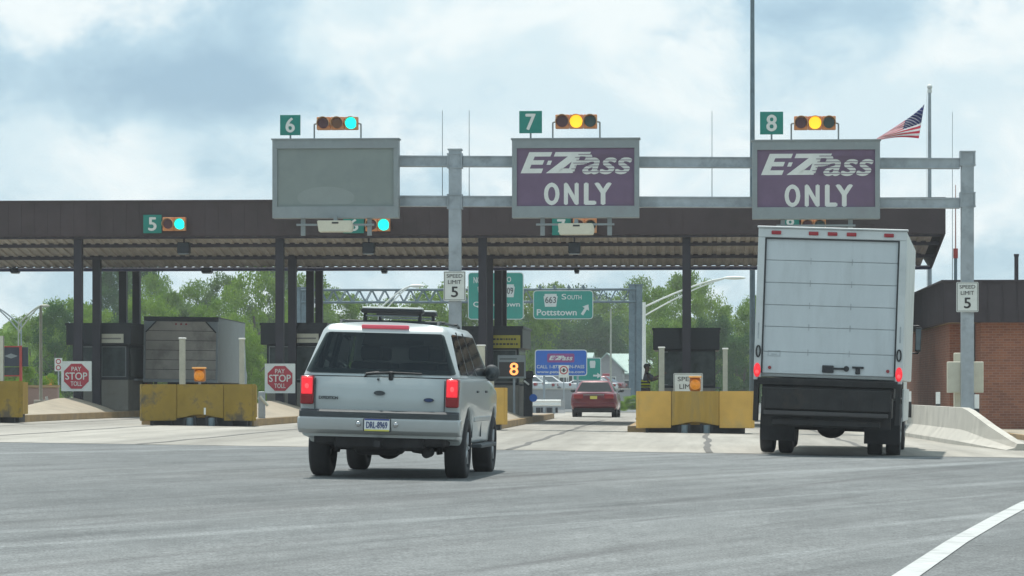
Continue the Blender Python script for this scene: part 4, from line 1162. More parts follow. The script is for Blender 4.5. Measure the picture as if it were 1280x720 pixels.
def frustum(b, tp, zb, zt, bev=.06, crown=0.0, hollow=0):
    """b = (y0,y1,hw0,hw1) at the bottom, tp the same at the top"""
    m = MB(); vs = []
    for (y0, y1, h0, h1), z in ((b, zb), (tp, zt)):
        vs += [m.bm.verts.new(p) for p in ((-h0, y0, z), (h0, y0, z), (h1, y1, z), (-h1, y1, z))]
    F_ = [(0, 3, 2, 1), (4, 5, 6, 7), (0, 1, 5, 4), (1, 2, 6, 5), (2, 3, 7, 6), (3, 0, 4, 7)]
    for f in F_: m.bm.faces.new([vs[i] for i in f])
    q = [v.co.copy() for v in vs]
    if hollow:
        m.bm.normal_update(); m.bm.faces.ensure_lookup_table(); sides = [m.bm.faces[i] for i in (2, 3, 4, 5)]; bot = m.bm.faces[0]
        bmesh.ops.inset_individual(m.bm, faces=sides, thickness=hollow, use_even_offset=True)
        bmesh.ops.delete(m.bm, geom=sides + [bot], context='FACES')
    qs = {tuple(round(c, 4) for c in p) for p in q}
    es = [e for e in m.bm.edges if max(e.verts[0].co.z, e.verts[1].co.z) > (zb + zt) / 2 and all(tuple(round(c, 4) for c in w.co) in qs for w in e.verts)]
    bmesh.ops.bevel(m.bm, geom=es, offset=bev, segments=4, affect='EDGES', profile=.5)
    for x in (-.5, -.25, 0, .25, .5):
        bmesh.ops.bisect_plane(m.bm, geom=m.bm.verts[:] + m.bm.edges[:] + m.bm.faces[:], plane_co=(x, 0, 0), plane_no=(1, 0, 0))
    for v in m.bm.verts:
        if v.co.z > zt - .02: v.co.z += crown * (1 - (v.co.x / .8) ** 2)
    quads = dict(rear=(q[0], q[1], q[5], q[4]), right=(q[1], q[2], q[6], q[5]), front=(q[2], q[3], q[7], q[6]), left=(q[3], q[0], q[4], q[7]))
    return m, quads
def wheel(parent, x, y, r, w, rimr, side, dual=False):
    """wheel axis along x; side = +1 right, -1 left (outer face)"""
    prof = [(-w / 2, r * .62), (-w / 2, r * .9), (-w * .42, r * .975), (-w * .30, r), (w * .30, r), (w * .42, r * .975), (w / 2, r * .9), (w / 2, r * .62)]
    bm = bmesh.new(); n = 40; rings = []
    for i in range(n):
        a = 2 * math.pi * i / n
        rings.append([bm.verts.new((p[0], p[1] * math.cos(a), p[1] * math.sin(a))) for p in prof])
    for i in range(n):
        A, B = rings[i], rings[(i + 1) % n]
        for k in range(len(prof)): bm.faces.new((A[k], A[(k + 1) % len(prof)], B[(k + 1) % len(prof)], B[k]))
    bmesh.ops.recalc_face_normals(bm, faces=bm.faces)
    # tread grooves as thin ribs
    for xo in (-.2, 0, .2):
        pass
    me = bpy.data.meshes.new('tyre'); bm.to_mesh(me); bm.free(); me.materials.append(M['rubber']); me.shade_smooth(); 
    w_ = bpy.data.objects.new('wheel', None); COL.objects.link(w_); w_.parent = parent; w_.location = (x, y, r - .012)
    ty = bpy.data.objects.new('tyre', me); COL.objects.link(ty); ty.parent = w_
    m = MB(); s = side
    m.cyl((s * w * .10, 0, 0), (s * w * .36, 0, 0), rimr * .96, n=28); m.cyl((s * w * .36, 0, 0), (s * w * .45, 0, 0), rimr * .35, n=16)
    m.cyl((-s * w * .3, 0, 0), (s * w * .10, 0, 0), rimr * .8, n=20)
    for i in range(5):
        a = 2 * math.pi * i / 5; m.cyl((s * w * .385, rimr * .2 * math.cos(a), rimr * .2 * math.sin(a)), (s * w * .40, rimr * .86 * math.cos(a), rimr * .86 * math.sin(a)), rimr * .13, rimr * .1, n=8)
    m.build('rim', M['rim'], w_, smooth=True)
    return w_
def mirror(parent, x, y, z, s, size=(.13, .10, .19), arm=.09):
    m = MB(); m.sph((s * (x + arm + size[0]), y, z), 1.0, size, 16, 12); b = m.build('door_mirror', M['car_trim'], parent, smooth=True)
    m = MB(); m.cyl((s * (x - .03), y + .02, z - .05), (s * (x + arm + .05), y, z - .02), .035, n=8); m.build('mirror_arm', M['car_trim'], b)
    m = MB(); m.sph((s * (x + arm + size[0]), y - size[1] * .62, z), 1.0, (size[0] * .7, size[1] * .45, size[2] * .65), 16, 12); m.build('mirror_glass', M['glass_dark'], b, smooth=True)

def suv():
    Yr = 36.3; xc = px(470.5, Yr)
    t = thing('suv', 'silver SUV with roof rack, tinted rear window and lit brake lamps, driving away', 'suv', (xc, Yr, gz(xc)))
    t.rotation_euler = (0, R(1.5), -R(2.2))
    pr = [(.12, .50), (.085, .62), (.085, .80), (.075, .95), (.085, 1.10), (.125, 1.22), (.20, 1.245), (3.95, 1.245), (4.15, 1.19), (4.75, 1.12), (5.08, 1.02), (5.2, .86), (5.22, .60), (5.12, .42), (4.66, .42)]
    pr += arc(4.17, .40, .475, 2, 178) + [(3.66, .42), (1.66, .42)] + arc(1.15, .40, .475, 2, 178) + [(.64, .46)]
    def df(v):
        z = v.z
        k = 1.0
        if z > .95: k -= .020 * ((z - .95) / .3) ** 1.6
        if z < .8: k -= .035 * ((.8 - z) / .4)
        f = abs(v.x) / .97
        if v.y < .5: v.y += .055 * f ** 3 * (1 - v.y / .5)
        if v.y > 4.2: v.x *= 1 - .10 * ((v.y - 4.2) / 1.0) ** 2; v.y -= .16 * f ** 3 * ((v.y - 4.2) / 1.0)
        if v.y > 3.9 and z > 1.0: v.z -= .05 * f ** 3
        v.x *= k
        return v
    m = shaped_body(pr, .97, (-.8, -.6, -.4, -.2, 0, .2, .4, .6, .8), (.55, .65, .75, .9, 1.0, 1.08, 1.16), (.3, .5, 2.4, 3.4, 4.5), df, .045)
    body = m.build('body', M['silver'], t, smooth=True)
    m, q = frustum((.14, 4.05, .95, .93), (.50, 3.2, .76, .74), 1.235, 1.85, .085, .05, .10)
    cab = m.build('cabin', M['silver'], t, smooth=True)
    m = MB(); panel(m, q['rear'], [(.012, .045), (.988, .045), (.955, .85), (.045, .85)], .012, .005, .045); m.build('rear_window', M['tint_rear'], t)
    # quarter, rear door and front door windows of both sides
    for sd in ('right', 'left'):
        for a, b, c, d in ((.055, .255, .245, .06), (.285, .515, .505, .275), (.545, .86, .90, .535)):
            if sd == 'left': pts = [(1 - b, .06), (1 - a, .06), (1 - d, .86), (1 - c, .86)]
            else: pts = [(a, .06), (b, .06), (c, .86), (d, .86)]
            m = MB(); panel(m, q[sd], pts, .008, .004, .012); m.build('side_window', M['tint_side'], t)
        for a, d in ((.255, .245), (.515, .505)):
            w_ = .03
            pts = [(a, .05), (a + w_, .05), (d + w_, .92), (d, .92)]
            if sd == 'left': pts = [(1 - a - w_, .05), (1 - a, .05), (1 - d, .92), (1 - d - w_, .92)]
            m = MB(); panel(m, q[sd], pts, .004, .03); m.build('door_pillar', M['car_trim'], t)
    m = MB(); panel(m, q['front'], [(.04, .04), (.96, .04), (.94, .93), (.06, .93)], .008, .004, .03); m.build('windscreen', M['clear_front'], t)
    for y in (1.35, 2.15, 3.0):
        for xx in ((-.40, .40) if y > 1.5 else (-.30, .30)):
            m = MB(); m.box(xx - .25, xx + .25, y - .06, y + .08, 1.0, 1.42, bev=.05, seg=2); m.build('seat_back', M['interior'], t, smooth=True)
            m = MB(); m.box(xx - .13, xx + .13, y - .05, y + .05, 1.44, 1.62, bev=.045, seg=2); m.build('head_rest', M['interior'], t, smooth=True)
    m = MB(); m.box(-.80, .80, 3.62, 3.95, 1.20, 1.31, bev=.04, seg=2); m.build('dashboard', M['interior'], t)
    m = MB(); panel(m, q['front'], [(.04, .74), (.96, .74), (.94, .99), (.06, .99)], -.04, .02); m.box(-.66, .66, .62, 3.1, 1.795, 1.81); m.build('headliner', M['interior'], t)
    m = MB(); m.box(-.11, .11, 3.25, 3.27, 1.66, 1.72, bev=.008); m.build('inside_mirror', M['interior'], t)
    # tailgate seams, handle, badges
    m = MB()
    for x in (-.785, .785): m.box(x - .003, x + .003, .0715, .12, .82, 1.20)
    m.build('tailgate_seam', M['car_trim'], t)
    m = MB(); m.cyl((0, .048, 1.035), (0, .075, 1.035), .045, n=20); 
    for v in m.bm.verts: v.co.x *= 1.5; v.co.z = 1.035 + (v.co.z - 1.035) * .62
    m.build('tailgate_handle', M['car_trim'], t)
    m = MB(); m.cyl((0, .044, 0), (0, .088, 0), .036, n=20)
    for v in m.bm.verts: v.co.x = v.co.x * 1.7 + .60; v.co.z = v.co.z * .7 + .965
    b = m.build('oval_badge', M['car_trim'], t)
    m = MB(); m.cyl((0, .0415, 0), (0, .0435, 0), .030, n=20)
    for v in m.bm.verts: v.co.x = v.co.x * 1.7 + .60; v.co.z = v.co.z * .68 + .965
    m.build('badge_face', mat('badge navy', (.02, .04, .12), .3), b)
    m = MB(); m.text('EXPEDITION', -.735, -.50, .945, .985, .058, bold=.06); m.build('name_badge', M['car_trim'], t)
    m = MB(); m.sph((-.02, .076, 1.20), .016); m.build('window_lock', M['car_trim'], t)
    # tail lamps, wrapped round the corner
    for s in (-1, 1):
        m = MB(); m.box(s * .80 if s > 0 else -.962, .962 if s > 0 else -.80, .045, .20, .88, 1.225, bev=.022, seg=3); l = m.build('tail_lamp', M['tail_red'], t, smooth=True)
        m = MB(); a, b_ = (.812, .948); xx = (a, b_) if s > 0 else (-b_, -a)
        m.box(xx[0], xx[1], .038, .06, 1.00, 1.21, bev=.01); m.build('brake_lens', M['tail_lit'], l)
        m = MB(); m.sph((s * .88, .040, 1.10), .030, (1.0, .14, 1.2)); m.build('brake_bulb', M['tail_core'], l, smooth=True)
    m = MB(); m.box(-.30, .28, .475, .56, 1.815, 1.862, bev=.012, seg=2); m.build('high_brake_lamp', mat('high brake lamp', (.62, .10, .14), .3, emit=.18, ecol=(1, .1, .15)), t, smooth=True)
    # wiper
    m = MB(); w0 = Vector((.13, .125, 1.262)); m.box(.10, .155, .10, .15, 1.19, 1.30, bev=.012)
    m.cyl((.12, .10, 1.285), (-.16, .155, 1.268), .011); m.cyl((-.16, .15, 1.27), (-.20, .135, 1.22), .012)
    m.cyl((.13, .10, 1.285), (.50, .135, 1.278), .010); m.cyl((-.18, .14, 1.26), (-.02, .155, 1.283), .018); m.build('rear_wiper', M['black'], t)
    # bumper
    def dfb(v):
        f = abs(v.x) / .99; v.y += .09 * f ** 4; return v
    m = shaped_body([(.18, .53), (.04, .535), (-.045, .585), (-.065, .64), (-.065, .715), (-.045, .735), (.18, .735)], .985, (-.9, -.75, -.5, -.25, 0, .25, .5, .75, .9), (.6,), (), dfb, .03)
    m.build('rear_bumper', M['silver2'], t, smooth=True)
    m = shaped_body([(.17, .736), (-.052, .736), (-.052, .80), (-.01, .826), (.17, .826)], .965, (-.9, -.75, -.5, -.25, 0, .25, .5, .75, .9), (), (), dfb, .012)
    m.build('bumper_step', M['car_trim'], t, smooth=True)
    m = MB(); m.box(-.17, .17, -.075, -.03, .573, .732, bev=.01); m.build('plate_recess', M['car_trim'], t)
    m = MB(); m.box(-.153, .153, -.085, -.0755, .582, .722, bev=.003); p = m.build('number_plate', M['plate'], t)
    m = MB(); m.box(-.15, .15, -.0885, -.0855, .708, .725); m.build('plate_band', M['plate_blue'], p)
    m = MB(); m.box(-.15, .15, -.0885, -.0855, .579, .598); m.build('plate_lower_band', M['plate_yellow'], p)
    m = MB(); m.text('DRL-8969', -.128, .128, .612, .692, -.0885, bold=.02); m.build('plate_characters', M['plate_text'], p)
    for s in (-1, 1):
        m = MB(); m.sph((s * .225, -.075, .66), .032, (1, .5, 1)); m.build('plate_lamp', M['chrome'], t, smooth=True)
    # underbody
    m = MB(); m.box(-.80, .80, .16, 5.0, .40, .56, bev=.03); m.box(-.55, .55, .12, .4, .36, .52, bev=.03); m.build('underbody', M['under'], t)
    m = MB(); m.cyl((-.83, 1.15, .37), (.83, 1.15, .37), .05); m.sph((-.02, 1.15, .36), .17, (1.0, 1, .85)); m.build('rear_axle', M['under'], t, smooth=True)
    m = MB(); m.cyl((-.05, .75, .36), (.0, .75, .36), .36, n=28)
    m = MB(); m.box(-.34, .22, .35, 1.0, .28, .42, bev=.08, seg=3); m.build('spare_wheel_tray', M['under'], t, smooth=True)
    m = MB(); m.cyl((.42, .2, .36), (.42, 1.0, .33), .035); m.cyl((.56, .28, .32), (.56, .60, .33), .06); m.build('exhaust', M['under'], t, smooth=True)
    for s in (-.64, .64):
        m = MB(); m.cyl((s, .95, .3), (s * .92, 1.0, .56), .04); m.build('damper', M['under'], t)
    for o_ in [c_ for c_ in kids(t) if c_.name.startswith('wheel_arch_liner')]: pass
    m = MB(); m.box(-.04, .04, -.03, .2, .39, .46); m.build('tow_hitch', M['black'], t)
    for s in (-1, 1):
        for y in (1.15, 4.17):
            wheel(t, s * .84, y, .39, .255, .235, s)
            m = MB(); m.prism(arc(y, .42, .452, 10, 170), 'x', *sorted((s * .55, s * .925))); m.build('wheel_arch_liner', M['under'], t)
        m = MB(); m.box(s * .93 if s > 0 else -1.07, 1.07 if s > 0 else -.93, 1.75, 3.55, .37, .42, bev=.012); m.build('running_board', M['car_trim'], t)
        m = MB(); 
        for y in (1.95, 2.95): m.box(*(sorted((s * .955, s * .985))), y, y + .16, 1.06, 1.09, bev=.008)
        m.build('door_handle', M['car_trim'], t)
        m = MB(); 
        for y in (1.62, 2.62, 3.70): m.box(*(sorted((s * .93, s * .9612))), y, y + .010, .50, 1.14)
        m.build('door_seam', M['car_trim'], t)
        m = MB(); m.box(*(sorted((s * .95, s * .978))), 1.75, 3.62, .70, .76, bev=.008); m.build('side_moulding', M['silver2'], t)
        mirror(t, .86, 3.42, 1.32, s, (.105, .06, .11), .03)
        # roof rail
        m = MB(); m.tube([(s * .60, .75, 1.86), (s * .60, .85, 1.915), (s * .60, 2.9, 1.91), (s * .60, 3.0, 1.85)], .018); m.build('roof_rail', M['car_trim'], t, smooth=True)
    for y in (1.05, 2.35):
        m = MB(); m.box(-.66, .66, y - .03, y + .03, 1.905, 1.93, bev=.01); c = m.build('cross_bar', M['car_trim'], t, smooth=True)
        m = MB(); m.box(-.385, .385, y - .10, y + .10, 2.015, 2.07, bev=.02, seg=2); m.build('rack_clamp', M['black'], c, smooth=True)
        m = MB(); m.box(-.37, .37, y - .09, y + .09, 2.071, 2.092, bev=.005); m.build('rack_lid', M['white_cap'], c)
        for s in (-.34, .34):
            m = MB(); m.box(s - .02, s + .02, y - .03, y + .03, 1.93, 2.015); m.build('rack_foot', M['black'], c)
        m = MB(); m.box(-.33, .33, y - .05, y + .05, 1.975, 1.995, bev=.005); m.build('rack_pad', M['frame_al'], c)
suv()

def truck_axle(t, y, r, w, xs):
    for x in xs: wheel(t, x, y, r, w, r * .55, 1 if x > 0 else -1)
def box_truck():
    Yr = 53.4; xc = px(1031, Yr)
    t = thing('box_truck', 'big white box truck with roller door and folded dark liftgate, rear lamps lit', 'truck', (xc, Yr, gz(xc)))
    t.rotation_euler = (0, R(2.0), -R(5.3))
    ZB_, ZT_ = 1.30, 3.97; hw = 1.295; Lb = 7.0
    m = MB(); m.box(-hw, hw, .09, Lb, ZB_ + .06, ZT_, bev=.03, seg=2); m.build('cargo_box', M['truck_white'], t)
    # rear frame
    m = MB(); m.box(-hw, hw, 0, .089, ZT_ - .17, ZT_ - .005, bev=.012); m.box(-hw, -hw + .125, 0, .089, ZB_, ZT_ - .171, bev=.008); m.box(hw - .125, hw, 0, .089, ZB_, ZT_ - .171, bev=.008)
    m.build('rear_frame', M['truck_white'], t)
    m = MB(); m.box(-hw - .02, hw + .02, -.03, .12, ZT_ - .004, ZT_ + .03, bev=.01); m.build('top_rail', M['truck_white'], t)
    # roller door of seven panels with their gaps
    d0, d1 = ZB_ + .12, ZT_ - .175
    hs = [0, .39, .78, 1.17, 1.55, 1.99, 2.37]; hs = [h * (d1 - d0) / 2.37 for h in hs]
    m = MB(); m.box(-hw + .126, hw - .126, .05, .088, d0, d1); door = m.build('roller_door', M['door_gap'], t)
    for k_ in range(6):
        m = MB(); m.box(-hw + .135, hw - .135, .032, .0495, d1 - hs[k_ + 1] + .005, d1 - hs[k_] - .005, bev=.004); m.build('door_panel', M['truck_door'], door)
    for z in hs[1:-1]:
        for x in (-.36, .36):
            m = MB(); m.box(x - .008, x + .008, .024, .0315, d1 - z - .055, d1 - z + .055); m.build('hinge_plate', M['door_gap'], door)
    m = MB(); m.box(-hw + .126, -hw + .15, .0, .031, d0, d1); m.box(hw - .15, hw - .126, .0, .031, d0, d1); m.box(-hw + .15, hw - .15, .0, .031, d1 - .02, d1); m.build('door_seal', M['steel_dark'], t)
    m = MB(); m.box(-.10, .10, -.01, .031, d0 + .04, d0 + .17, bev=.01); m.box(.10, .30, .0, .031, d0 + .10, d0 + .135); m.cyl((.32, .01, d0 + .12), (.32, .031, d0 + .12), .05, n=12); m.build('door_latch', M['steel_dark'], door)
    m = MB(); m.box(.42, .62, -.005, .031, d0 + .13, d0 + .165); m.box(.48, .56, -.005, .031, d0 + .03, d0 + .13, bev=.01); m.build('pull_handle', M['steel_dark'], door)
    for x in (-1.02, 1.04):
        m = MB(); m.cyl((x, .01, d0 + .10), (x, .031, d0 + .10), .03, n=12); m.build('red_reflector', M['tail_red'], door)
    m = MB(); border(m, -1.06, -.84, d0 + .30, d0 + .40, .026, .012); m.box(-1.0, -.9, .026, .029, d0 + .33, d0 + .345); m.build('maker_mark', M['door_gap'], door)
    for x in (-.98, -.33, 0, .33, .98):
        m = MB(); m.box(x - .085, x + .085, -.025, .0, ZT_ - .115, ZT_ - .05, bev=.012, seg=2); m.build('marker_lamp', mat('marker lamp', (.35, .02, .03), .3), t, smooth=True)
    for s in (-1, 1):
        m = MB(); m.sph((s * 1.235, -.012, ZB_ + .17), 1.0, (.062, .03, .125)); l = m.build('tail_lamp', M['tail_lit'], t, smooth=True)
        m = MB(); m.sph((s * 1.235, -.03, ZB_ + .14), .035, (1, .5, 1.2)); m.build('brake_bulb', M['tail_core'], l, smooth=True)
        m = MB(); pts = [(s * 1.225 + .035 * math.cos(a * math.pi / 6), -.03, ZB_ + .50 + .10 * math.sin(a * math.pi / 6)) for a in range(13)]; m.tube(pts, .014, 6); m.build('grab_loop', M['black'], t)
        m = MB(); m.box(s * 1.235 - .012, s * 1.235 + .012, -.006, 0, ZB_ + .72, ZB_ + 1.0); m.build('number_decal', M['door_gap'], t)
    # liftgate
    def lg(nm, m_): return m_.build(nm, M['rust_steel'], t)
    m = MB(); m.box(-1.22, 1.22, -.06, .1, ZB_ - .08, ZB_ + .045, bev=.01); m.box(-1.22, 1.22, -.075, -.06, ZB_ - .02, ZB_ + .0); lg('liftgate_sill', m)
    m = MB(); m.box(-1.10, 1.12, -.20, -.12, ZB_ - .50, ZB_ - .13, bev=.012)
    for i in range(9): m.box(-1.05 + i * .265, -1.03 + i * .265, -.215, -.20, ZB_ - .48, ZB_ - .15)
    lg('liftgate_platform', m)
    m = MB(); m.box(-1.08, 1.08, -.24, -.10, ZB_ - .60, ZB_ - .525, bev=.012); m.build('platform_edge', mat('worn steel edge', (.065, .06, .06), .6, .2), t)
    m = MB(); m.box(-1.12, 1.12, -.02, .10, ZB_ - .80, ZB_ - .10); m.box(-.95, .95, -.10, .12, ZB_ - .78, ZB_ - .66, bev=.02); lg('liftgate_frame', m)
    for s in (-1, 1):
        m = MB(); m.box(s * 1.235 - .045, s * 1.235 + .045, -.06, .12, ZB_ - .72, ZB_ + .0, bev=.008); lg('liftgate_column', m)
        m = MB(); m.prism([(0, ZB_ - .1), (1.0, ZB_ - .1), (.8, ZB_ - .6), (-.1, ZB_ - .6)], 'x', s * 1.10 - .03, s * 1.10 + .03); lg('liftgate_arm', m)
        # mud flap
        m = MB(); m.box(*(sorted((s * .62, s * 1.24))), 1.35, 1.37, .22, 1.0); m.build('mud_flap', M['rubber'], t)
    # chassis
    m = MB(); m.box(-.43, -.35, .12, 9.0, .82, 1.05); m.box(.35, .43, .12, 9.0, .82, 1.05); m.box(-1.15, 1.15, .2, Lb - .1, 1.05, ZB_ + .05)
    for y in (.4, 2.4, 4.4, 6.4): m.box(-.35, .35, y, y + .08, .86, 1.02)
    m.build('chassis', M['under'], t)
    m = MB(); m.cyl((-1.0, 1.95, .50), (1.0, 1.95, .50), .08); m.sph((0, 1.95, .50), .27, (1, 1, .8)); m.box(-.9, .9, 1.7, 2.2, .60, .66); m.build('rear_axle', M['under'], t, smooth=True)
    truck_axle(t, 1.95, .49, .255, (-1.13, -.80, .80, 1.13)); truck_axle(t, 7.4, .49, .27, (-1.06, 1.06))
    m = MB(); m.box(.84, 1.20, 3.2, 4.6, .55, 1.05, bev=.06, seg=3); m.build('fuel_tank', M['truck_white'], t, smooth=True)
    for s in (-1, 1):
        m = MB(); m.box(*(sorted((s * 1.23, s * 1.27))), 2.8, 6.6, .62, 1.22, bev=.01); m.build('side_skirt', M['truck_white'], t)
    # cab
    cabp = [(Lb + .15, .75), (Lb + .15, 2.65), (Lb + .35, 2.78), (Lb + 1.4, 2.74), (Lb + 1.75, 2.55), (Lb + 2.15, 1.75), (Lb + 3.0, 1.60), (Lb + 3.15, 1.45), (Lb + 3.2, .6), (Lb + 2.9, .5)] 
    m = shaped_body(cabp, 1.14, (), (1.2, 1.7, 2.2), (), lambda v: Vector((v.x * (1 - .10 * max(0, v.z - 1.7)), v.y, v.z)), .05); m.build('cab', M['truck_white'], t, smooth=True)
    for s in (-1, 1):
        m = MB(); m.prism([(Lb + .45, 1.75), (Lb + .45, 2.5), (Lb + 1.5, 2.5), (Lb + 1.9, 1.75)], 'x', *sorted((s * 1.09, s * 1.145))); m.build('cab_window', M['side_glass'], t)
        m = MB(); m.box(*sorted((s * 1.31, s * 1.43)), Lb + 1.6, Lb + 1.68, 1.98, 2.48, bev=.02, seg=2); mm = m.build('door_mirror', M['black'], t, smooth=True)
        m = MB(); m.box(*sorted((s * 1.325, s * 1.415)), Lb + 1.592, Lb + 1.599, 2.02, 2.44); m.build('mirror_glass', M['side_glass'], mm)
        m = MB(); m.cyl((s * 1.10, Lb + 1.7, 2.50), (s * 1.38, Lb + 1.64, 2.50), .018); m.cyl((s * 1.10, Lb + 1.7, 1.95), (s * 1.38, Lb + 1.64, 1.95), .018); m.cyl((s * 1.38, Lb + 1.64, 1.95), (s * 1.38, Lb + 1.64, 2.5), .015); m.build('mirror_bracket', M['black'], mm)
        m = MB(); m.box(*sorted((s * 1.10, s * 1.22)), Lb + .3, Lb + 1.3, .45, .50); m.box(*sorted((s * 1.12, s * 1.22)), Lb + .3, Lb + 1.3, .75, .80); m.build('cab_step', M['frame_al'], t)
box_truck()

def parked_trailer():
    Yr = 101.4; x1 = px(271, Yr); x0 = px(178.5, Yr); xc = (x0 + x1) / 2; hw = (x1 - x0) / 2
    t = thing('freight_truck', 'dirty grey truck trailer with dark roof edge waiting in the far left lane', 'truck', (xc, Yr, gz(xc)))
    t.rotation_euler = (0, R(.8), R(2.4))
    H = pz(223, 397, Yr) - gz(xc); zb = 1.15; L_ = 8.5
    m = MB(); m.box(-hw, hw, .08, L_, zb, H, bev=.02); m.build('trailer_box', M['trailer_side'], t)
    m = MB(); m.box(-hw, hw, 0, .079, H - .12, H + .03, bev=.01); m.box(-hw, hw, .079, L_, H + .001, H + .03); m.build('roof_edge', M['booth_dark'], t)
    m = MB()
    for s in (-1, 1): m.box(*sorted((s * hw, s * (hw - .07))), 0, .079, zb, H - .121)
    m.box(-hw + .071, hw - .071, 0, .079, zb, zb + .1); m.build('rear_frame', M['frame_al'], t)
    m = MB(); m.box(-hw + .071, hw - .071, .05, .078, zb + .101, H - .121); d = m.build('rear_door', M['steel_dark'], t)
    n = 6; hh = (H - .121 - zb - .101) / n
    for i in range(n):
        m = MB(); m.box(-hw + .075, hw - .075, .03, .0495, zb + .101 + i * hh + .008, zb + .101 + (i + 1) * hh - .008, bev=.004); m.build('door_panel', M['trailer_rear'], d)
    for s in (-1, 1):
        m = MB(); m.prism([(s * (hw - .07), H - .13), (s * (hw - .42), H - .13), (s * (hw - .07), H - .5)], 'y', .0, .028); m.build('corner_gusset', M['trailer_side'], t)
        m = MB(); m.cyl((s * (hw - .07), -.012, H - .5), (s * (hw - .42), -.012, H - .13), .022); m.build('gusset_edge', M['booth_dark'], t)
        m = MB(); m.sph((s * (hw - .1), -.02, zb - .1), .05, (1, .4, 1)); m.build('tail_lamp', M['tail_red'], t, smooth=True)
        m = MB(); m.box(*sorted((s * .55, s * 1.15)), 1.0, 1.02, .2, 1.0); m.build('mud_flap', M['rubber'], t)
    for x in (-.17, 0, .17):
        m = MB(); m.cyl((x, .012, H - .22), (x, .028, H - .22), .035, n=12); m.build('marker_lamp', M['tail_red'], t)
    m = MB(); m.box(-1.1, 1.1, .1, .2, .55, .67); m.box(-.9, -.8, .12, .2, .67, zb); m.box(.8, .9, .12, .2, .67, zb); m.build('rear_bumper', M['steel_dark'], t)
    m = MB(); m.box(-.45, .45, .2, L_, .85, zb); m.cyl((-1, 1.6, .5), (1, 1.6, .5), .09); m.build('chassis', M['under'], t)
    truck_axle(t, 1.6, .49, .25, (-1.05, -.74, .74, 1.05)); truck_axle(t, 9.2, .49, .26, (-1.0, 1.0))
    m = shaped_body([(L_ + .1, .6), (L_ + .1, 2.7), (L_ + 1.5, 2.7), (L_ + 2.0, 1.7), (L_ + 2.4, 1.5), (L_ + 2.5, .6)], 1.1, (), (1.5,), (), lambda v: v, .06); m.build('cab', M['trailer_side'], t, smooth=True)
    m = MB(); m.box(1.101, 1.115, L_ + .4, L_ + 1.4, 1.7, 2.4); m.build('cab_window', M['side_glass'], t)
parked_trailer()

def sedan(name, label, cat, loc, rz, paint, W=1.82, H=1.45, plate=True, group=None, lit=False):
    t = thing(name, label, cat, loc, rz, group)
    hw = W / 2; b = H - .47
    pr = [(.10, .38), (.02, .50), (.0, .72), (.05, b - .04), (.14, b), (1.1, b + .02), (3.3, b + .0), (3.7, b - .02), (4.5, b - .16), (4.75, b - .30), (4.8, .5), (4.7, .30), (4.3, .28)]
    pr += arc(3.85, .34, .36, 4, 176) + [(3.4, .28), (1.35, .28)] + arc(.95, .34, .36, 4, 176) + [(.5, .30)]
    def df(v):
        f = abs(v.x) / hw
        if v.z > b - .12: v.z -= .05 * f ** 3
        if v.y < .9: v.y += .26 * f ** 3 * (1 - v.y / .9)
        if v.y > 3.8: v.y -= .3 * f ** 3 * (v.y - 3.8); v.x *= 1 - .1 * (v.y - 3.8)
        if v.z > .75: v.x *= 1 - .06 * ((v.z - .75) / .3)
        if v.z < .5: v.x *= 1 - .05 * (.5 - v.z) / .2
        return v
    m = shaped_body(pr, hw, (-.7, -.45, -.2, 0, .2, .45, .7), (.5, .62, .78, .9), (.5, .9, 2.0, 3.0, 4.2), df, .05); m.build('body', paint, t, smooth=True)
    m, q = frustum((.62, 3.45, hw * .88, hw * .86), (1.30, 2.55, hw * .66, hw * .64), b - .01, H - .03, .11, .035); m.build('cabin', paint, t, smooth=True)
    m = MB(); panel(m, q['rear'], [(.05, .06), (.95, .06), (.92, .90), (.08, .90)], .008, .014, .04); m.build('rear_window', M['car_glass'], t)
    m = MB(); panel(m, q['front'], [(.05, .06), (.95, .06), (.92, .90), (.08, .90)], .008, .014, .04); m.build('windscreen', M['side_glass'], t)
    for sd in ('right', 'left'):
        for a, c in ((.08, .46), (.50, .92)):
            m = MB(); panel(m, q[sd], [(a, .08), (c, .08), (c, .86), (a, .86)], .006, .012, .02); m.build('side_window', M['side_glass'], t)
    for s in (-1, 1):
        m = MB(); m.box(*sorted((s * .42, s * .80)), .03, .2, b - .26, b - .07, bev=.03, seg=2); m.build('tail_lamp', M['tail_lit'] if lit else M['tail_red'], t, smooth=True)
        for y in (.95, 3.85): wheel(t, s * (hw - .13), y, .325, .21, .2, s)
        mirror(t, hw - .05, 3.0, b + .06, s, (.10, .06, .07), .03)
    m = MB(); m.box(-.41, .41, .0, .03, b - .12, b - .09); m.build('boot_trim', M['chrome'], t)
    m = MB(); m.box(-hw + .06, hw - .06, .02, .18, .42, .60, bev=.04, seg=2); m.build('rear_bumper', paint, t, smooth=True)
    m = MB(); m.box(-hw + .12, hw - .12, .08, 4.6, .20, .36); m.build('underbody', M['under'], t)
    if plate: m = MB(); m.box(-.14, .14, -.02, .01, b - .27, b - .15); m.build('number_plate', M['plate_yellow'], t)
    return t
Yc = 120.5; xc = px(742, Yc)
sedan('sedan', 'dark red saloon car driving away through the lane beyond the booths', 'car', (xc, Yc, gz(xc, Yc) + .0), -R(1.0), M['red_paint'], 1.83, 1.47, lit=False)

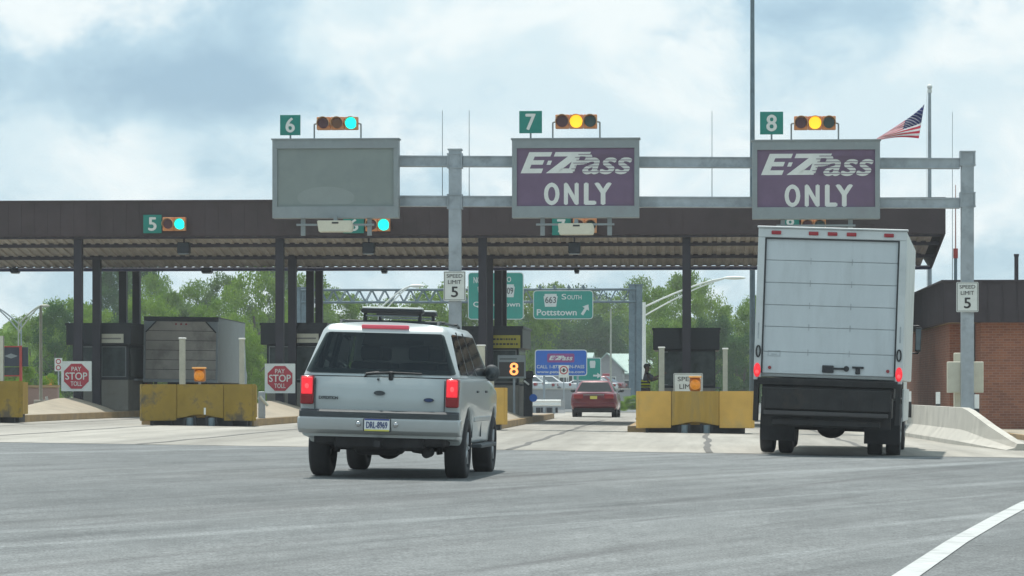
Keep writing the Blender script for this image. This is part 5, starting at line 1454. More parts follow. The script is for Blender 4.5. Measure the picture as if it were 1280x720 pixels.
# ------------------------------------------------------------------ person
def worker():
    Y = 94.6; x = px(807, Y); z0 = gz(x) + .178
    t0 = thing('person', 'person in dark clothes with yellow hi vis bands standing left of the last booth', 'person', (x, Y, z0))
    t0.rotation_euler = (0, 0, 0)
    def skin(name, verts, edges, radii, m_, parent, root=0, sub=2):
        me = bpy.data.meshes.new(name); me.from_pydata(verts, edges, []); o = bpy.data.objects.new(name, me); COL.objects.link(o)
        me.skin_vertices or me.attributes
        md = o.modifiers.new('skin', 'SKIN')
        if not me.skin_vertices: pass
        for i, r in enumerate(radii):
            sv = me.skin_vertices[0].data[i]; sv.radius = (r, r) if isinstance(r, (int, float)) else r; sv.use_root = (i == root)
        o.modifiers.new('sub', 'SUBSURF').levels = sub
        dg = bpy.context.evaluated_depsgraph_get(); dg.update()
        me2 = bpy.data.meshes.new_from_object(o.evaluated_get(dg)); o.modifiers.clear(); o.data = me2
        me2.materials.clear(); me2.materials.append(m_); me2.shade_smooth(); o.name = name; o.parent = parent
        return o
    # joints: facing to the right (+x), seen from behind-left; slight stride
    J = dict(pel=(0, 0, .95), waist=(0, 0, 1.10), chest=(.02, 0, 1.34), neck=(.03, 0, 1.50), hd=(.05, -.01, 1.60), top=(.06, -.01, 1.70),
             shL=(.02, .17, 1.42), elL=(.18, .25, 1.22), waL=(.38, .16, 1.28),
             shR=(.04, -.17, 1.42), elR=(.26, -.22, 1.30), waR=(.50, -.16, 1.42),
             hipL=(0, .10, .90), knL=(-.02, .11, .50), anL=(-.10, .12, .09), toL=(.06, .13, .03),
             hipR=(0, -.10, .90), knR=(-.06, -.11, .50), anR=(-.24, -.12, .09), toR=(-.09, -.14, .03))
    names = list(J); idx = {n: i for i, n in enumerate(names)}
    E = [('pel', 'waist'), ('waist', 'chest'), ('chest', 'neck'), ('neck', 'hd'), ('hd', 'top'), ('chest', 'shL'), ('shL', 'elL'), ('elL', 'waL'), ('chest', 'shR'), ('shR', 'elR'), ('elR', 'waR'),
         ('pel', 'hipL'), ('hipL', 'knL'), ('knL', 'anL'), ('anL', 'toL'), ('pel', 'hipR'), ('hipR', 'knR'), ('knR', 'anR'), ('anR', 'toR')]
    rad = dict(pel=.12, waist=.11, chest=.13, neck=.055, hd=.088, top=.07, shL=.06, elL=.042, waL=.028, shR=.06, elR=.042, waR=.028, hipL=.085, knL=.058, anL=.04, toL=.032, hipR=.085, knR=.058, anR=.04, toR=.032)
    verts = [J[n] for n in names]; edges = [(idx[a], idx[b]) for a, b in E]; radii = [rad[n] for n in names]
    # hands: five fingers each, added as chains from the wrist
    for s, w, d in (('L', J['waL'], Vector((.9, -.2, .25))), ('R', J['waR'], Vector((.9, .1, .35)))):
        d.normalize(); side = Vector((0, 1, 0)).cross(d).normalized(); wv = Vector(w)
        pal = len(verts); verts.append(tuple(wv + d * .08)); radii.append(.026); edges.append((idx['wa' + s], pal))
        for k_, ln in enumerate((.068, .078, .073, .058)):
            a = wv + d * .10 + side * (.027 - .018 * k_); i1 = len(verts)
            verts.append(tuple(a)); radii.append(.009); edges.append((pal, i1))
            verts.append(tuple(a + d * ln * .5)); radii.append(.009); edges.append((i1, i1 + 1))
            verts.append(tuple(a + d * ln * .9 - Vector((0, 0, .012)))); radii.append(.008); edges.append((i1 + 1, i1 + 2))
        i1 = len(verts); verts.append(tuple(wv + d * .05 + side * .04)); radii.append(.011); edges.append((pal, i1)); verts.append(tuple(wv + d * .09 + side * .055)); radii.append(.009); edges.append((i1, i1 + 1))
    body = skin('body', verts, edges, radii, M['skin'], t0)
    def sub(keys, grow, nm, m_):
        ids = {k_: i for i, k_ in enumerate(keys)}
        return skin(nm, [J[k_] for k_ in keys], [(ids[a], ids[b]) for a, b in E if a in ids and b in ids], [rad[k_] + grow for k_ in keys], m_, t0)
    sub(['pel', 'waist', 'chest', 'shL', 'elL', 'shR', 'elR'], .022, 'shirt', M['cloth_navy'])
    sub(['pel', 'hipL', 'knL', 'anL', 'hipR', 'knR', 'anR'], .020, 'trousers', M['cloth_dark'])
    def ring(z, h, rx, ry, cx, cy, nm, mt, par):
        bm = bmesh.new(); n = 28; rows = []
        for zz, g in ((z, 0), (z + h * .5, .006), (z + h, 0)):
            rows.append([bm.verts.new((cx + (rx + g) * math.cos(2 * math.pi * i / n), cy + (ry + g) * math.sin(2 * math.pi * i / n), zz)) for i in range(n)])
        for a, b in zip(rows[:-1], rows[1:]):
            for i in range(n): bm.faces.new((a[i], a[(i + 1) % n], b[(i + 1) % n], b[i]))
        bmesh.ops.solidify(bm, geom=bm.faces, thickness=.01)
        me = bpy.data.meshes.new(nm); bm.to_mesh(me); bm.free(); me.materials.append(mt); me.shade_smooth(); o = bpy.data.objects.new(nm, me); COL.objects.link(o); o.parent = par; return o
    v = ring(.96, .30, .135, .16, 0, 0, 'safety_vest', M['cloth_dark'], t0)
    for z in (.985, 1.085, 1.185): ring(z, .055, .142, .167, 0, 0, 'reflective_band', M['hivis'], v)
    m = MB(); m.sph((.045, -.01, 1.665), .105, (1.05, .95, .95)); 
    bmesh.ops.delete(m.bm, geom=[v_ for v_ in m.bm.verts if v_.co.z < 1.64 and v_.co.x > .03], context='VERTS'); m.build('hair', M['hair'], t0, smooth=True)
    m = MB(); m.sph((.155, -.01, 1.615), .018, (1.2, .8, 1.2)); m.build('nose', M['skin'], body, smooth=True)
    for s in (-.035, .035):
        m = MB(); m.sph((.135, -.01 + s, 1.645), .013); m.build('eye', M['white_cap'], body, smooth=True)
        m = MB(); m.sph((.04, -.01 + s * 2.7, 1.63), .026, (.8, .4, 1.2)); m.build('ear', M['skin'], body, smooth=True)
    m = MB(); m.sph((.138, -.01, 1.575), .02, (.5, 1.3, .4)); m.build('mouth', M['tail_red'], body, smooth=True)
    for k_ in ('L', 'R'):
        a, b_ = Vector(J['an' + k_]), Vector(J['to' + k_]); m = MB()
        m.box(a.x - .07, b_.x + .07, a.y - .055, a.y + .055, -.002, .085, bev=.03, seg=3); m.build('shoe', M['black'], t0, smooth=True)
worker()

# ------------------------------------------------------------------ far gantry and its green signs
def far_gantry():
    Y = 200.0; k = Y / F
    xa, xb = px(377, Y), px(794.5, Y)
    t = thing('truss_gantry', 'far blue grey truss gantry carrying the green guide signs', 'gantry', (xb, Y, gz(xb, Y)))
    off = (xb, Y, gz(xb, Y))
    for x, pt, w in ((xa, 360, .33), (xb, 357, .44)):
        m = MB(off); zt = pz(640, pt, Y)
        m.box(x - w, x - w * .1, Y - .3, Y + .3, gz(x, Y), zt); m.box(x + w * .1, x + w, Y - .3, Y + .3, gz(x, Y), zt); m.box(x - w * .1, x + w * .1, Y - .2, Y + .2, gz(x, Y), zt)
        m.box(x - w - .06, x + w + .06, Y - .36, Y + .36, zt, zt + .08); m.build('post', M['galv_dark'], t)
    z1, z0 = pz(640, 362, Y), pz(640, 377.5, Y)
    for nm, z in (('top_chord', z1), ('bottom_chord', z0)):
        m = MB(off)
        for yy in (-.35, .35): m.cyl((xa, Y + yy, z), (xb, Y + yy, z), .075, n=8)
        m.build(nm, M['galv_dark'], t)
    n = 26
    for yy in (-.35, .35):
        m = MB(off)
        for i in range(n):
            a = xa + (xb - xa) * i / n; b = xa + (xb - xa) * (i + 1) / n
            m.cyl((a, Y + yy, z0), ((a + b) / 2, Y + yy, z1), .035, n=5); m.cyl(((a + b) / 2, Y + yy, z1), (b, Y + yy, z0), .035, n=5)
        m.build('web_bracing', M['galv_dark'], t)
    for p in (676, 694, 712, 730, 600, 620, 640):
        m = MB(off); x = px(p, Y); m.box(x - .05, x + .05, Y - .95, Y - .4, z1 + .0, z1 + .10); m.prism([(x - .16, z1 + .08), (x + .14, z1 + .08), (x - .05, z1 + .33)], 'y', Y - .7, Y - .5); m.build('sign_lamp', M['galv_dark'], t)
def keystone(m, x0, x1, z0, z1, y):
    w = x1 - x0; h = z1 - z0
    P = [(.10, 0), (.90, 0), (1.0, .80), (.93, .86), (.93, 1.0), (.07, 1.0), (.07, .86), (0, .80)]
    m.prism([(x0 + u * w, z0 + v * h) for u, v in P], 'y', y, y + .008)
def guide_sign(name, p0, p1, yt, yb, Y, label, writer, m_=None, posts=None, r=.22, z_base=None, group=None):
    x0, x1 = px(p0, Y), px(p1, Y); z0, z1 = pz(p0, yb, Y), pz(p0, yt, Y)
    base = z0 if not posts else gz((x0 + x1) / 2, Y)
    o3 = ((x0 + x1) / 2, Y, base)
    t = thing(name, label, 'sign', o3, group=group)
    b = .05
    m = MB(o3); plate_rect(m, x0, x1, z0, z1, Y, Y + .04, r); m.build('border', M['letter'], t)
    m = MB(o3); plate_rect(m, x0 + b, x1 - b, z0 + b, z1 - b, Y - .012, Y - .002, r * .8); f = m.build('panel', m_ or M['green_sign'], t)
    X = lambda p: px(p, Y)
    Z = lambda q: pz(640, q, Y)
    writer(X, Z, Y - .02, o3, f)
    if posts:
        for p in posts:
            m = MB(o3); m.cyl((X(p), Y + .1, base), (X(p), Y + .1, z1 - .1), .06, n=10); m.build('post', M['galv'], t)
    return t
far_gantry()
def w1(X, Z, y, o, f):
    m = MB(o); m.text('NORTH', X(592), X(612), Z(354), Z(346), y, bold=.02); m.text('TO', X(629), X(639), Z(352.5), Z(346), y, bold=.02)
    m.text('Quakertown', X(591.5), X(650), Z(384.5), Z(377), y, bold=.03); m.build('lettering', M['letter'], f)
    m = MB(o); keystone(m, X(597), X(612), Z(371.5), Z(355.5), y); a = m.build('route_shield', M['letter'], f)
    m = MB(o); m.text('663', X(599), X(610), Z(367.5), Z(359.5), y - .008, bold=.01); m.build('shield_number', M['black_letter'], a)
    m = MB(o); keystone(m, X(628), X(643.5), Z(371.5), Z(355.5), y); a = m.build('route_shield', M['letter'], f)
    m = MB(o); m.text('309', X(630), X(641.5), Z(367.5), Z(359.5), y - .008, bold=.01); m.build('shield_number', M['black_letter'], a)
guide_sign('guide_sign', 585, 654.5, 340.5, 399.5, 199.2, 'green guide sign for Quakertown seen behind the dark canopy columns', w1)
def w2(X, Z, y, o, f):
    m = MB(o); m.text('S', X(702), X(708), Z(374.5), Z(367.5), y, bold=.02); m.text('OUTH', X(709), X(727), Z(374.5), Z(369), y, bold=.02)
    m.text('Pottstown', X(671), X(721), Z(394.5), Z(386.5), y, bold=.035); m.build('lettering', M['letter'], f)
    m = MB(o); keystone(m, X(679.5), X(697), Z(383.5), Z(367.5), y); a = m.build('route_shield', M['letter'], f)
    m = MB(o); m.text('663', X(681.5), X(695), Z(379), Z(371), y - .008, bold=.01); m.build('shield_number', M['black_letter'], a)
    m = MB(o); A = Vector((X(727.5), Z(393.5))); B = Vector((X(735), Z(381.5))); d = (B - A).normalized(); n_ = Vector((d.y, -d.x)); w = .09
    mid = A.lerp(B, .62)
    m.poly([(q.x, y, q.y) for q in (A - n_ * w, A + n_ * w, mid + n_ * w, mid - n_ * w)])
    m.poly([(q.x, y, q.y) for q in (mid - n_ * .26, mid + n_ * .26, B + d * .05)]); m.build('arrow', M['letter'], f)
guide_sign('guide_sign', 666.5, 741.5, 363, 399, 199.2, 'green guide sign reading 663 SOUTH Pottstown with an arrow', w2)
def w3(X, Z, y, o, f):
    m = MB(o); plate_rect(m, X(684), X(718), Z(453), Z(442), y, y + .008, .08); a = m.build('logo_panel', M['logo'], f)
    e = .02
    ez_logo(MB, X(686), X(716), Z(450.5), Z(444.5), y - .008, o).build('logo_letters', M['letter'], a)
    m = MB(o); m.text('CALL 1-877-PENN-PASS', X(671), X(730.5), Z(460.5), Z(456.3), y, bold=.02)
    m.text('www.paturnpike.com', X(671), X(730.5), Z(467.6), Z(463), y, bold=.03); m.build('lettering', M['letter'], f)
M['logo'] = mat('logo magenta', (.30, .05, .22), .5)
guide_sign('information_sign', 668.5, 734, 437, 470, 165.0, 'blue telephone and web information sign beyond the lane above the red car', w3, M['blue_sign'], (680, 722), .16)
def w4(X, Z, y, o, f):
    m = MB(o); keystone(m, X(737), X(744.5), Z(460), Z(451), y); m.build('route_shield', M['letter'], f)
    m = MB(o); x_ = X(747); z_ = Z(469.5); m.poly([(x_ + .22, y, z_), (x_ - .02, y, z_ + .16), (x_ - .02, y, z_ - .16)]); m.box(x_ - .25, x_ - .02, y, y + .004, z_ - .05, z_ + .05); m.build('arrow', M['letter'], f)
guide_sign('guide_sign', 716, 751.5, 447, 476, 172.0, 'small green direction sign half hidden behind the blue information sign', w4, None, (722, 746), .1)
# round no parking style sign in front of the blue sign
Y = 150.0; x = px(704.7, Y); zb = gz(x, Y)
t = thing('prohibition_sign', 'small white sign with red ring standing before the blue information sign', 'sign', (x, Y, zb))
z0, z1 = pz(700, 472, Y) - zb, pz(700, 456.5, Y) - zb; w = .24; zc = (z0 + z1) / 2 + .06
m = MB(); m.box(-w, w, 0, .01, z0, z1); m.build('plate', M['white_sign'], t)
m = MB(); m.cyl((0, -.008, zc), (0, -.001, zc), .21, n=28); r_ = m.build('ring', M['red_sign'], t)
m = MB(); m.cyl((0, -.014, zc), (0, -.009, zc), .155, n=28); m.build('disc', M['white_sign'], r_)
m = MB(); m.box(-.05, .05, -.02, -.015, zc - .09, zc + .09); m.box(-.13, .13, -.0205, -.0151, zc - .02, zc + .02); m.build('symbol', M['black_letter'], r_)
m = MB(); m.cyl((0, .04, 0), (0, .04, z1), .03); m.build('post', M['galv'], t)
# second one at the left by the stop sign
Y = 125.0; x = px(73, Y); zb = gz(x, Y)
t = thing('prohibition_sign', 'small white sign with red ring at left, next to the first stop sign', 'sign', (x, Y, zb))
z0, z1 = pz(70, 464, Y) - zb, pz(70, 447.5, Y) - zb; zc = (z0 + z1) / 2
m = MB(); m.box(-.16, .16, 0, .01, z0, z1); m.build('plate', M['white_sign'], t)
for q in (.13, -.13):
    m = MB(); m.cyl((0, -.008, zc + q), (0, -.001, zc + q), .11, n=20); r_ = m.build('ring', M['red_sign'], t)
    m = MB(); m.cyl((0, -.014, zc + q), (0, -.009, zc + q), .07, n=20); m.build('disc', M['white_sign'], r_)
m = MB(); m.cyl((0, .04, 0), (0, .04, z1), .03); m.build('post', M['galv'], t)

# far lamps
def street_lamp(pxl, y_col, tipx, tipy, Y, label, headlen=22, m_=None, wpole=.09, joinpx=None):
    x = px(pxl, Y); zb = gz(x, Y); k = Y / F; zt = pz(pxl, y_col, Y) - zb
    t = thing('street_lamp', label, 'street lamp', (x, Y, zb), group='street lamps beyond the plaza')
    m_ = m_ or M['white_cap']
    m = MB(); m.cyl((0, 0, 0), (0, 0, zt + .25), wpole, wpole * .7, 10); m.build('pole', m_, t, smooth=True)
    xt = px(tipx, Y) - x; zt2 = pz(tipx, tipy, Y) - zb
    pts = []
    for i in range(9):
        u = i / 8; pts.append((xt * u, 0, zt + (zt2 - zt) * (1 - (1 - u) ** 1.35)))
    m = MB(); m.tube(pts, .045, 7); pts2 = [(p[0], 0, p[2] - .42 * (1 - i / 8) - .02) for i, p in enumerate(pts)]; m.tube(pts2, .038, 7); m.build('arm', m_, t, smooth=True)
    s = 1 if xt > 0 else -1
    m = MB(); m.sph((xt + s * headlen * k * .5, 0, zt2 + .03), 1.0, (headlen * k * .55, .16, .09)); m.build('lamp_head', m_, t, smooth=True)
street_lamp(805, 384, 905, 348, 150.0, 'white street lamp whose long arm rises right of the far gantry post', 26, wpole=.12)
street_lamp(474, 387, 512, 358, 160.0, 'white street lamp rising above the rack of the silver SUV', 18)
street_lamp(23, 406, 50, 383, 170.0, 'pale street lamp at far left with its arm to the right', 12, M['post_pale'], .05)
street_lamp(26.5, 408, -6, 384, 172.0, 'grey street lamp at far left with its arm to the left', 10, M['galv'], .05)
t = thing('light_pole', 'plain pale pole left of the first stop sign', 'pole', (px(51, 108), 108.0, gz(-20)))
m = MB(); m.cyl((0, 0, .5), (0, 0, pz(51, 382, 108) - gz(-20)), .062, .055, 12); m.build('shaft', M['post_pale'], t, smooth=True)
m = MB(); m.box(-.22, .22, -.2, .2, 0, .5, bev=.02); m.build('footing', M['concrete'], t)
m = MB(); m.cyl((.22, -.1, .62), (.34, -.1, .1), .05); m.build('brace', M['white_cap'], t)
t = thing('light_pole', 'thin pale pole above the roof of the red car', 'pole', (px(763.5, 185), 185.0, gz(-5, 185)))
m = MB(); m.cyl((0, 0, 0), (0, 0, pz(763, 386, 185) - gz(-5, 185)), .07, .05, 10); m.build('shaft', M['post_pale'], t, smooth=True)
m = MB(); m.box(-.12, .12, -.12, .12, 0, .3); m.build('footing', M['concrete'], t)

# guard rail, low walls and far ground works
def guardrail():
    Y = 140.0; x0, x1 = px(640, Y), px(701, Y); zb = gz(-5, Y)
    t = thing('guardrail', 'white steel guardrail left of the red car', 'guardrail', ((x0 + x1) / 2, Y, zb)); c = (x0 + x1) / 2
    z = pz(680, 503.5, Y) - zb
    m = MB(); m.prism([(-.02, z - .15), (-.06, z - .10), (-.02, z - .03), (-.02, z + .03), (-.06, z + .10), (-.02, z + .15), (.02, z + .15), (.02, z - .15)], 'x', x0 - c, x1 - c); m.build('beam', M['white_cap'], t)
    n = 5
    for i in range(n):
        xx = x0 - c + (x1 - x0) * (i + .3) / n; m = MB(); m.box(xx - .06, xx + .06, .03, .13, 0, z + .12); m.build('post', M['galv'], t)
guardrail()
Y = 143.0; x0, x1 = px(640, Y), px(706, Y)
t = thing('barrier_wall', 'low dark grey concrete barrier behind the white guardrail', 'barrier', ((x0 + x1) / 2, Y, gz(-5, Y)))
w = (x1 - x0) / 2; m = MB(); m.prism([(-.3, 0), (-.12, .3), (-.08, .62), (.08, .62), (.12, .3), (.3, 0)], 'x', -w, w); m.build('wall_body', M['house_wall'], t)
m = MB()
for i in range(7): m.box(-w + .3 + i * (2 * w - .6) / 7, -w + .55 + i * (2 * w - .6) / 7, -.33, -.27, .05, .28)
m.build('slot_row', M['booth_dark'], t)
Y = 178.0; x0, x1 = px(640, Y), px(788, Y)
t = thing('parking_wall', 'long plain grey wall behind the red car', 'wall', ((x0 + x1) / 2, Y, gz(-5, Y)))
w = (x1 - x0) / 2; zt = pz(700, 487, Y); m = MB(); m.box(-w, w, 0, .3, -.1, zt, bev=.02); m.build('wall_body', M['house_wall'], t)
m = MB(); m.box(-w - .03, w + .03, -.04, .34, zt, zt + .08); m.build('coping', M['concrete'], t)
# left background wall, notice board, barrels
Y = 122.0; x0, x1 = px(-30, Y), px(72, Y)
t = thing('retaining_wall', 'low reddish brown wall behind the left end of the plaza', 'wall', ((x0 + x1) / 2, Y, gz(-24, Y)))
w = (x1 - x0) / 2; zt = pz(40, 484.5, Y) - gz(-24, Y); m = MB(); m.box(-w, w, 0, .3, -.1, zt, bev=.02); m.build('wall_body', mat('reddish concrete', (.28, .19, .16), .85, 0, .1, 1), t)
m = MB(); m.box(-w - .04, w + .04, -.05, .35, zt, zt + .10); m.build('coping', M['kerb'], t)
Y = 118.0; x0, x1 = px(4, Y), px(27, Y); zb = gz(-27, Y)
t = thing('notice_board', 'dark navy notice board in a red frame at the far left edge', 'notice board', ((x0 + x1) / 2, Y, zb)); w = (x1 - x0) / 2
m = MB(); m.box(-w, w + .25, 0, .08, pz(15, 458, Y) - zb, pz(15, 434, Y) - zb); b_ = m.build('board', M['navy'], t)
m = MB(); zc = pz(15, 445, Y) - zb; m.poly([(-.32, -.006, zc), (-.05, -.006, zc - .10), (.22, -.006, zc), (-.05, -.006, zc + .10)]); m.build('grey_emblem', M['frame_grey'], b_)
m = MB(); m.box(-w, w - .05, .01, .06, pz(15, 469, Y) - zb, pz(15, 459, Y) - zb); m.build('lower_panel', M['glass_booth'], t)
m = MB()
for xx in (w - .08, ): m.box(xx, xx + .10, -.05, .05, 0, pz(15, 432, Y) - zb)
m.box(-w, w - .08, -.04, .04, pz(15, 470.5, Y) - zb, pz(15, 469, Y) - zb); m.box(-w, w - .08, -.04, .04, pz(15, 434, Y) - zb, pz(15, 432.5, Y) - zb); m.build('red_frame', M['red_metal'], t)
t = thing('guard_post', 'pale tall post touching the left edge of the picture', 'post', (px(1.5, 96), 96.0, gz(-21)), group='pale guard posts on the islands')
m = MB(); m.box(-.08, .08, -.08, .08, 0, pz(2, 420, 96) - gz(-21)); m.build('shaft', M['cream'], t)
m = MB(); m.box(-.14, .14, -.14, .14, 0, .03); m.build('base_plate', M['galv'], t)
Y = 130.0; x = px(62.5, Y); zb = pz(62, 484, Y)
t = thing('traffic_drum', 'orange plastic drum on the wall left of the first stop sign', 'drum', (x, Y, zb))
m = MB(); m.cyl((0, 0, -.4), (0, 0, .50), .20, .17, 20); m.build('body', M['orange'], t, smooth=True)
for z in (.12, .32):
    m = MB(); m.cyl((0, 0, z), (0, 0, z + .05), .197 - z * .03, n=20); m.build('stripe', M['beacon_top'], t)

# far houses
def house(name, label, pl, pr_, yeave, yridge, Y, depth, gable, wallm=None, overhang=.3):
    x0, x1 = px(pl, Y), px(pr_, Y); zb = gz(x0, Y); ze = pz(pl, yeave, Y) - zb; zr = pz(pl, yridge, Y) - zb
    t = thing(name, label, 'house', ((x0 + x1) / 2, Y, zb)); w = (x1 - x0) / 2; o_ = overhang
    m = MB()
    if gable == 'front': m.prism([(-w, 0), (w, 0), (w, ze), (0, zr), (-w, ze)], 'y', 0, depth)
    else: m.prism([(0, 0), (depth, 0), (depth, ze), (depth / 2, zr), (0, ze)], 'x', -w, w)
    m.build('wall', wallm or M['house_wall'], t)
    m = MB(); th = .14
    if gable == 'front':
        sl = (zr - ze) / w; e = ze - o_ * sl
        m.prism([(-w - o_, e), (0, zr + .01), (w + o_, e), (w + o_, e + th), (0, zr + .01 + th), (-w - o_, e + th)], 'y', -o_, depth + o_)
    else:
        sl = (zr - ze) / (depth / 2); e = ze - o_ * sl
        m.prism([(-o_, e), (depth / 2, zr + .01), (depth + o_, e), (depth + o_, e + th), (depth / 2, zr + .01 + th), (-o_, e + th)], 'x', -w - o_, w + o_)
    m.build('roof', M['roof_green'], t)
    def rect(u0, u1, z0, z1, nm, mt):
        m = MB(); m.box(u0, u1, -.04, .04, z0, z1); f = m.build(nm, mt, t)
        m = MB(); border(m, u0 - .08, u1 + .08, z0 - .08, z1 + .08, -.06, .09); m.build('frame', M['white_cap'], f)
    rect(w * .2, w * .55, ze * .38, ze * .75, 'window', M['glass_dark']); rect(-w * .6, -w * .25, ze * .38, ze * .75, 'window', M['glass_dark'])
    rect(-w * .1, w * .08, 0.02, ze * .62, 'door', M['booth_dark'])
    return t
house('house', 'grey house with pale green gabled roof above the red car', 739, 778, 461.5, 442.5, 296.0, 9, 'front')
house('house', 'long grey house with broad pale green roof behind the far gantry post', 762, 832, 467, 443, 312.0, 12, 'side')
house('house', 'grey house with pale green roof behind the blue information sign', 690, 737, 449, 442, 302.0, 9, 'side')
# round red sign on house front
Y = 290.0; x = px(757.5, Y); zb = gz(x, Y)
t = thing('shop_sign', 'small red and white roadside sign in front of the far green roofed house', 'sign', (x, Y, zb))
m = MB(); m.box(-.35, .35, 0, .06, pz(757, 475.5, Y) - zb, pz(757, 467, Y) - zb, bev=.02); b_ = m.build('board', M['red_sign'], t)
m = MB(); m.box(-.22, .22, -.01, -.002, pz(757, 472.5, Y) - zb, pz(757, 470, Y) - zb); m.build('white_band', M['white_cap'], b_)
m = MB(); m.cyl((0, .03, 0), (0, .03, pz(757, 475, Y) - zb), .06); m.build('post', M['galv'], t)

# far parked cars
for i, (p, rz_, mt, lb) in enumerate(((676, 70, M['car_white'], 'white parked car beneath the left end of the blue information sign'), (696, 82, M['silver'], 'silver parked car beneath the middle of the blue information sign'),
                                  (714, 95, M['car_white'], 'white parked car just left of the red car'), (772, 80, M['car_white'], 'white parked car right of the red car roof'), (781, 74, M['red_paint'], 'red parked car beside the far gantry post'))):
    Y = 200.0 + 4 * i; x = px(p, Y)
    sedan('parked_car', lb, 'car', (x, Y, pz(p, 491 + .6 * (i % 2), Y) - .25), R(rz_ - 0), mt, 1.8, 1.45, False, 'cars parked beyond the plaza')
sheet('parking_lot', [px(600, 190), px(830, 190)], [179, 230], .0, M['asphalt'], zf=lambda x, y: 0.38)

# ------------------------------------------------------------------ trees
def leaf_mat(name, c, c2):
    m = bpy.data.materials.new(name); m.use_nodes = True; t = m.node_tree; L = t.links.new; t.nodes.clear()
    out = N(t, 'ShaderNodeOutputMaterial'); d = N(t, 'ShaderNodeBsdfDiffuse'); tr = N(t, 'ShaderNodeBsdfTranslucent'); ms = N(t, 'ShaderNodeMixShader'); ms.inputs[0].default_value = .50
    n = N(t, 'ShaderNodeTexNoise'); n.inputs['Scale'].default_value = 4.0; n.inputs['Detail'].default_value = 4
    L(N(t, 'ShaderNodeTexCoord').outputs['Object'], n.inputs['Vector'])
    r = N(t, 'ShaderNodeValToRGB'); r.color_ramp.elements[0].position = .38; r.color_ramp.elements[1].position = .62
    r.color_ramp.elements[0].color = (*c, 1); r.color_ramp.elements[1].color = (*c2, 1)
    L(n.outputs['Fac'], r.inputs[0]); L(r.outputs[0], d.inputs[0]); L(r.outputs[0], tr.inputs[0]); L(d.outputs[0], ms.inputs[1]); L(tr.outputs[0], ms.inputs[2]); L(ms.outputs[0], out.inputs[0])
    return m
LM = {'dark': leaf_mat('dark leaves', (.050, .120, .040), (.085, .165, .050)), 'mid': leaf_mat('green leaves', (.130, .235, .035), (.205, .320, .050)),
      'bright': leaf_mat('yellow green leaves', (.17, .29, .035), (.24, .36, .06)), 'pale': leaf_mat('pale grey green leaves', (.13, .21, .07), (.18, .26, .09))}
def crown_mesh(seed, kind, shape, nleaf=9000):
    rg = np.random.default_rng(seed)
    ncl = 95
    # lobes
    lob = []
    for i in range(ncl):
        z = rg.uniform(0, 1)
        if shape == 'round': rr = math.sqrt(max(0, 1 - (2 * z - 1) ** 2)) * .5 * (1.05 if z > .3 else .95)
        elif shape == 'tall': rr = .5 * (1 - z) ** .6 * (.35 + z * .65) * 1.7
        elif shape == 'oval': rr = .5 * math.sin(math.pi * (z * .86 + .10)) ** .7
        else: rr = .5 * (1 - z * .55)
        a = rg.uniform(0, 2 * math.pi); q = rg.uniform(.35, 1.0) ** .5 * rr
        lob.append((q * math.cos(a), q * math.sin(a), z, rg.uniform(.065, .13)))
    lob = np.array(lob)
    per = nleaf // ncl; P = []
    for (cx, cy, cz, s) in lob:
        d = rg.normal(size=(per, 3)); d /= np.linalg.norm(d, axis=1)[:, None]
        rad = s * (rg.uniform(0, 1, per) ** .35) * rg.uniform(.75, 1.25, per)
        pts = d * rad[:, None] * np.array([1.15, 1.15, .8]) + np.array([cx, cy, cz])
        P.append(pts)
    P = np.vstack(P); n = len(P)
    P += rg.normal(size=P.shape) * .008
    U = rg.normal(size=(n, 3)); U /= np.linalg.norm(U, axis=1)[:, None]
    W_ = rg.normal(size=(n, 3)); V_ = np.cross(U, W_); V_ /= np.linalg.norm(V_, axis=1)[:, None]
    sz = rg.uniform(.007, .0145, n)[:, None]
    co = np.stack([P - U * sz - V_ * sz * .6, P + U * sz - V_ * sz * .6, P + U * sz * .7 + V_ * sz * .6, P - U * sz * .7 + V_ * sz * .6], 1).reshape(-1, 3)
    me = bpy.data.meshes.new('crown'); me.vertices.add(n * 4); me.vertices.foreach_set('co', co.ravel())
    me.loops.add(n * 4); me.loops.foreach_set('vertex_index', np.arange(n * 4)); me.polygons.add(n)
    me.polygons.foreach_set('loop_start', np.arange(0, n * 4, 4)); me.polygons.foreach_set('loop_total', np.full(n, 4)); me.update(); me.validate()
    me.materials.append(LM[kind]); return me
def trunk_mesh(seed):
    rg = random.Random(seed); m = MB()
    m.cyl((0, 0, -.02), (.01, 0, .30), .022, .016, 8); m.cyl((.01, 0, .30), (0, .01, .62), .016, .007, 7)
    for i in range(7):
        a = rg.uniform(0, 6.28); z = rg.uniform(.2, .5); l = rg.uniform(.12, .26)
        p = Vector((.005, 0, z)); q = p + Vector((math.cos(a) * l, math.sin(a) * l, l * rg.uniform(.5, 1.2))); m.cyl(p, q, .008, .003, 6)
    me = bpy.data.meshes.new('trunk'); m.bm.to_mesh(me); m.bm.free(); me.materials.append(M['bark']); return me
CR = {}
def crown(kind, shape, v):
    key = (kind, shape, v)
    if key not in CR: CR[key] = crown_mesh((len(CR) * 37 + 11), kind, shape, 16000)
    return CR[key]
TR = [trunk_mesh(s) for s in (1, 2, 3)]
rt = random.Random(12)
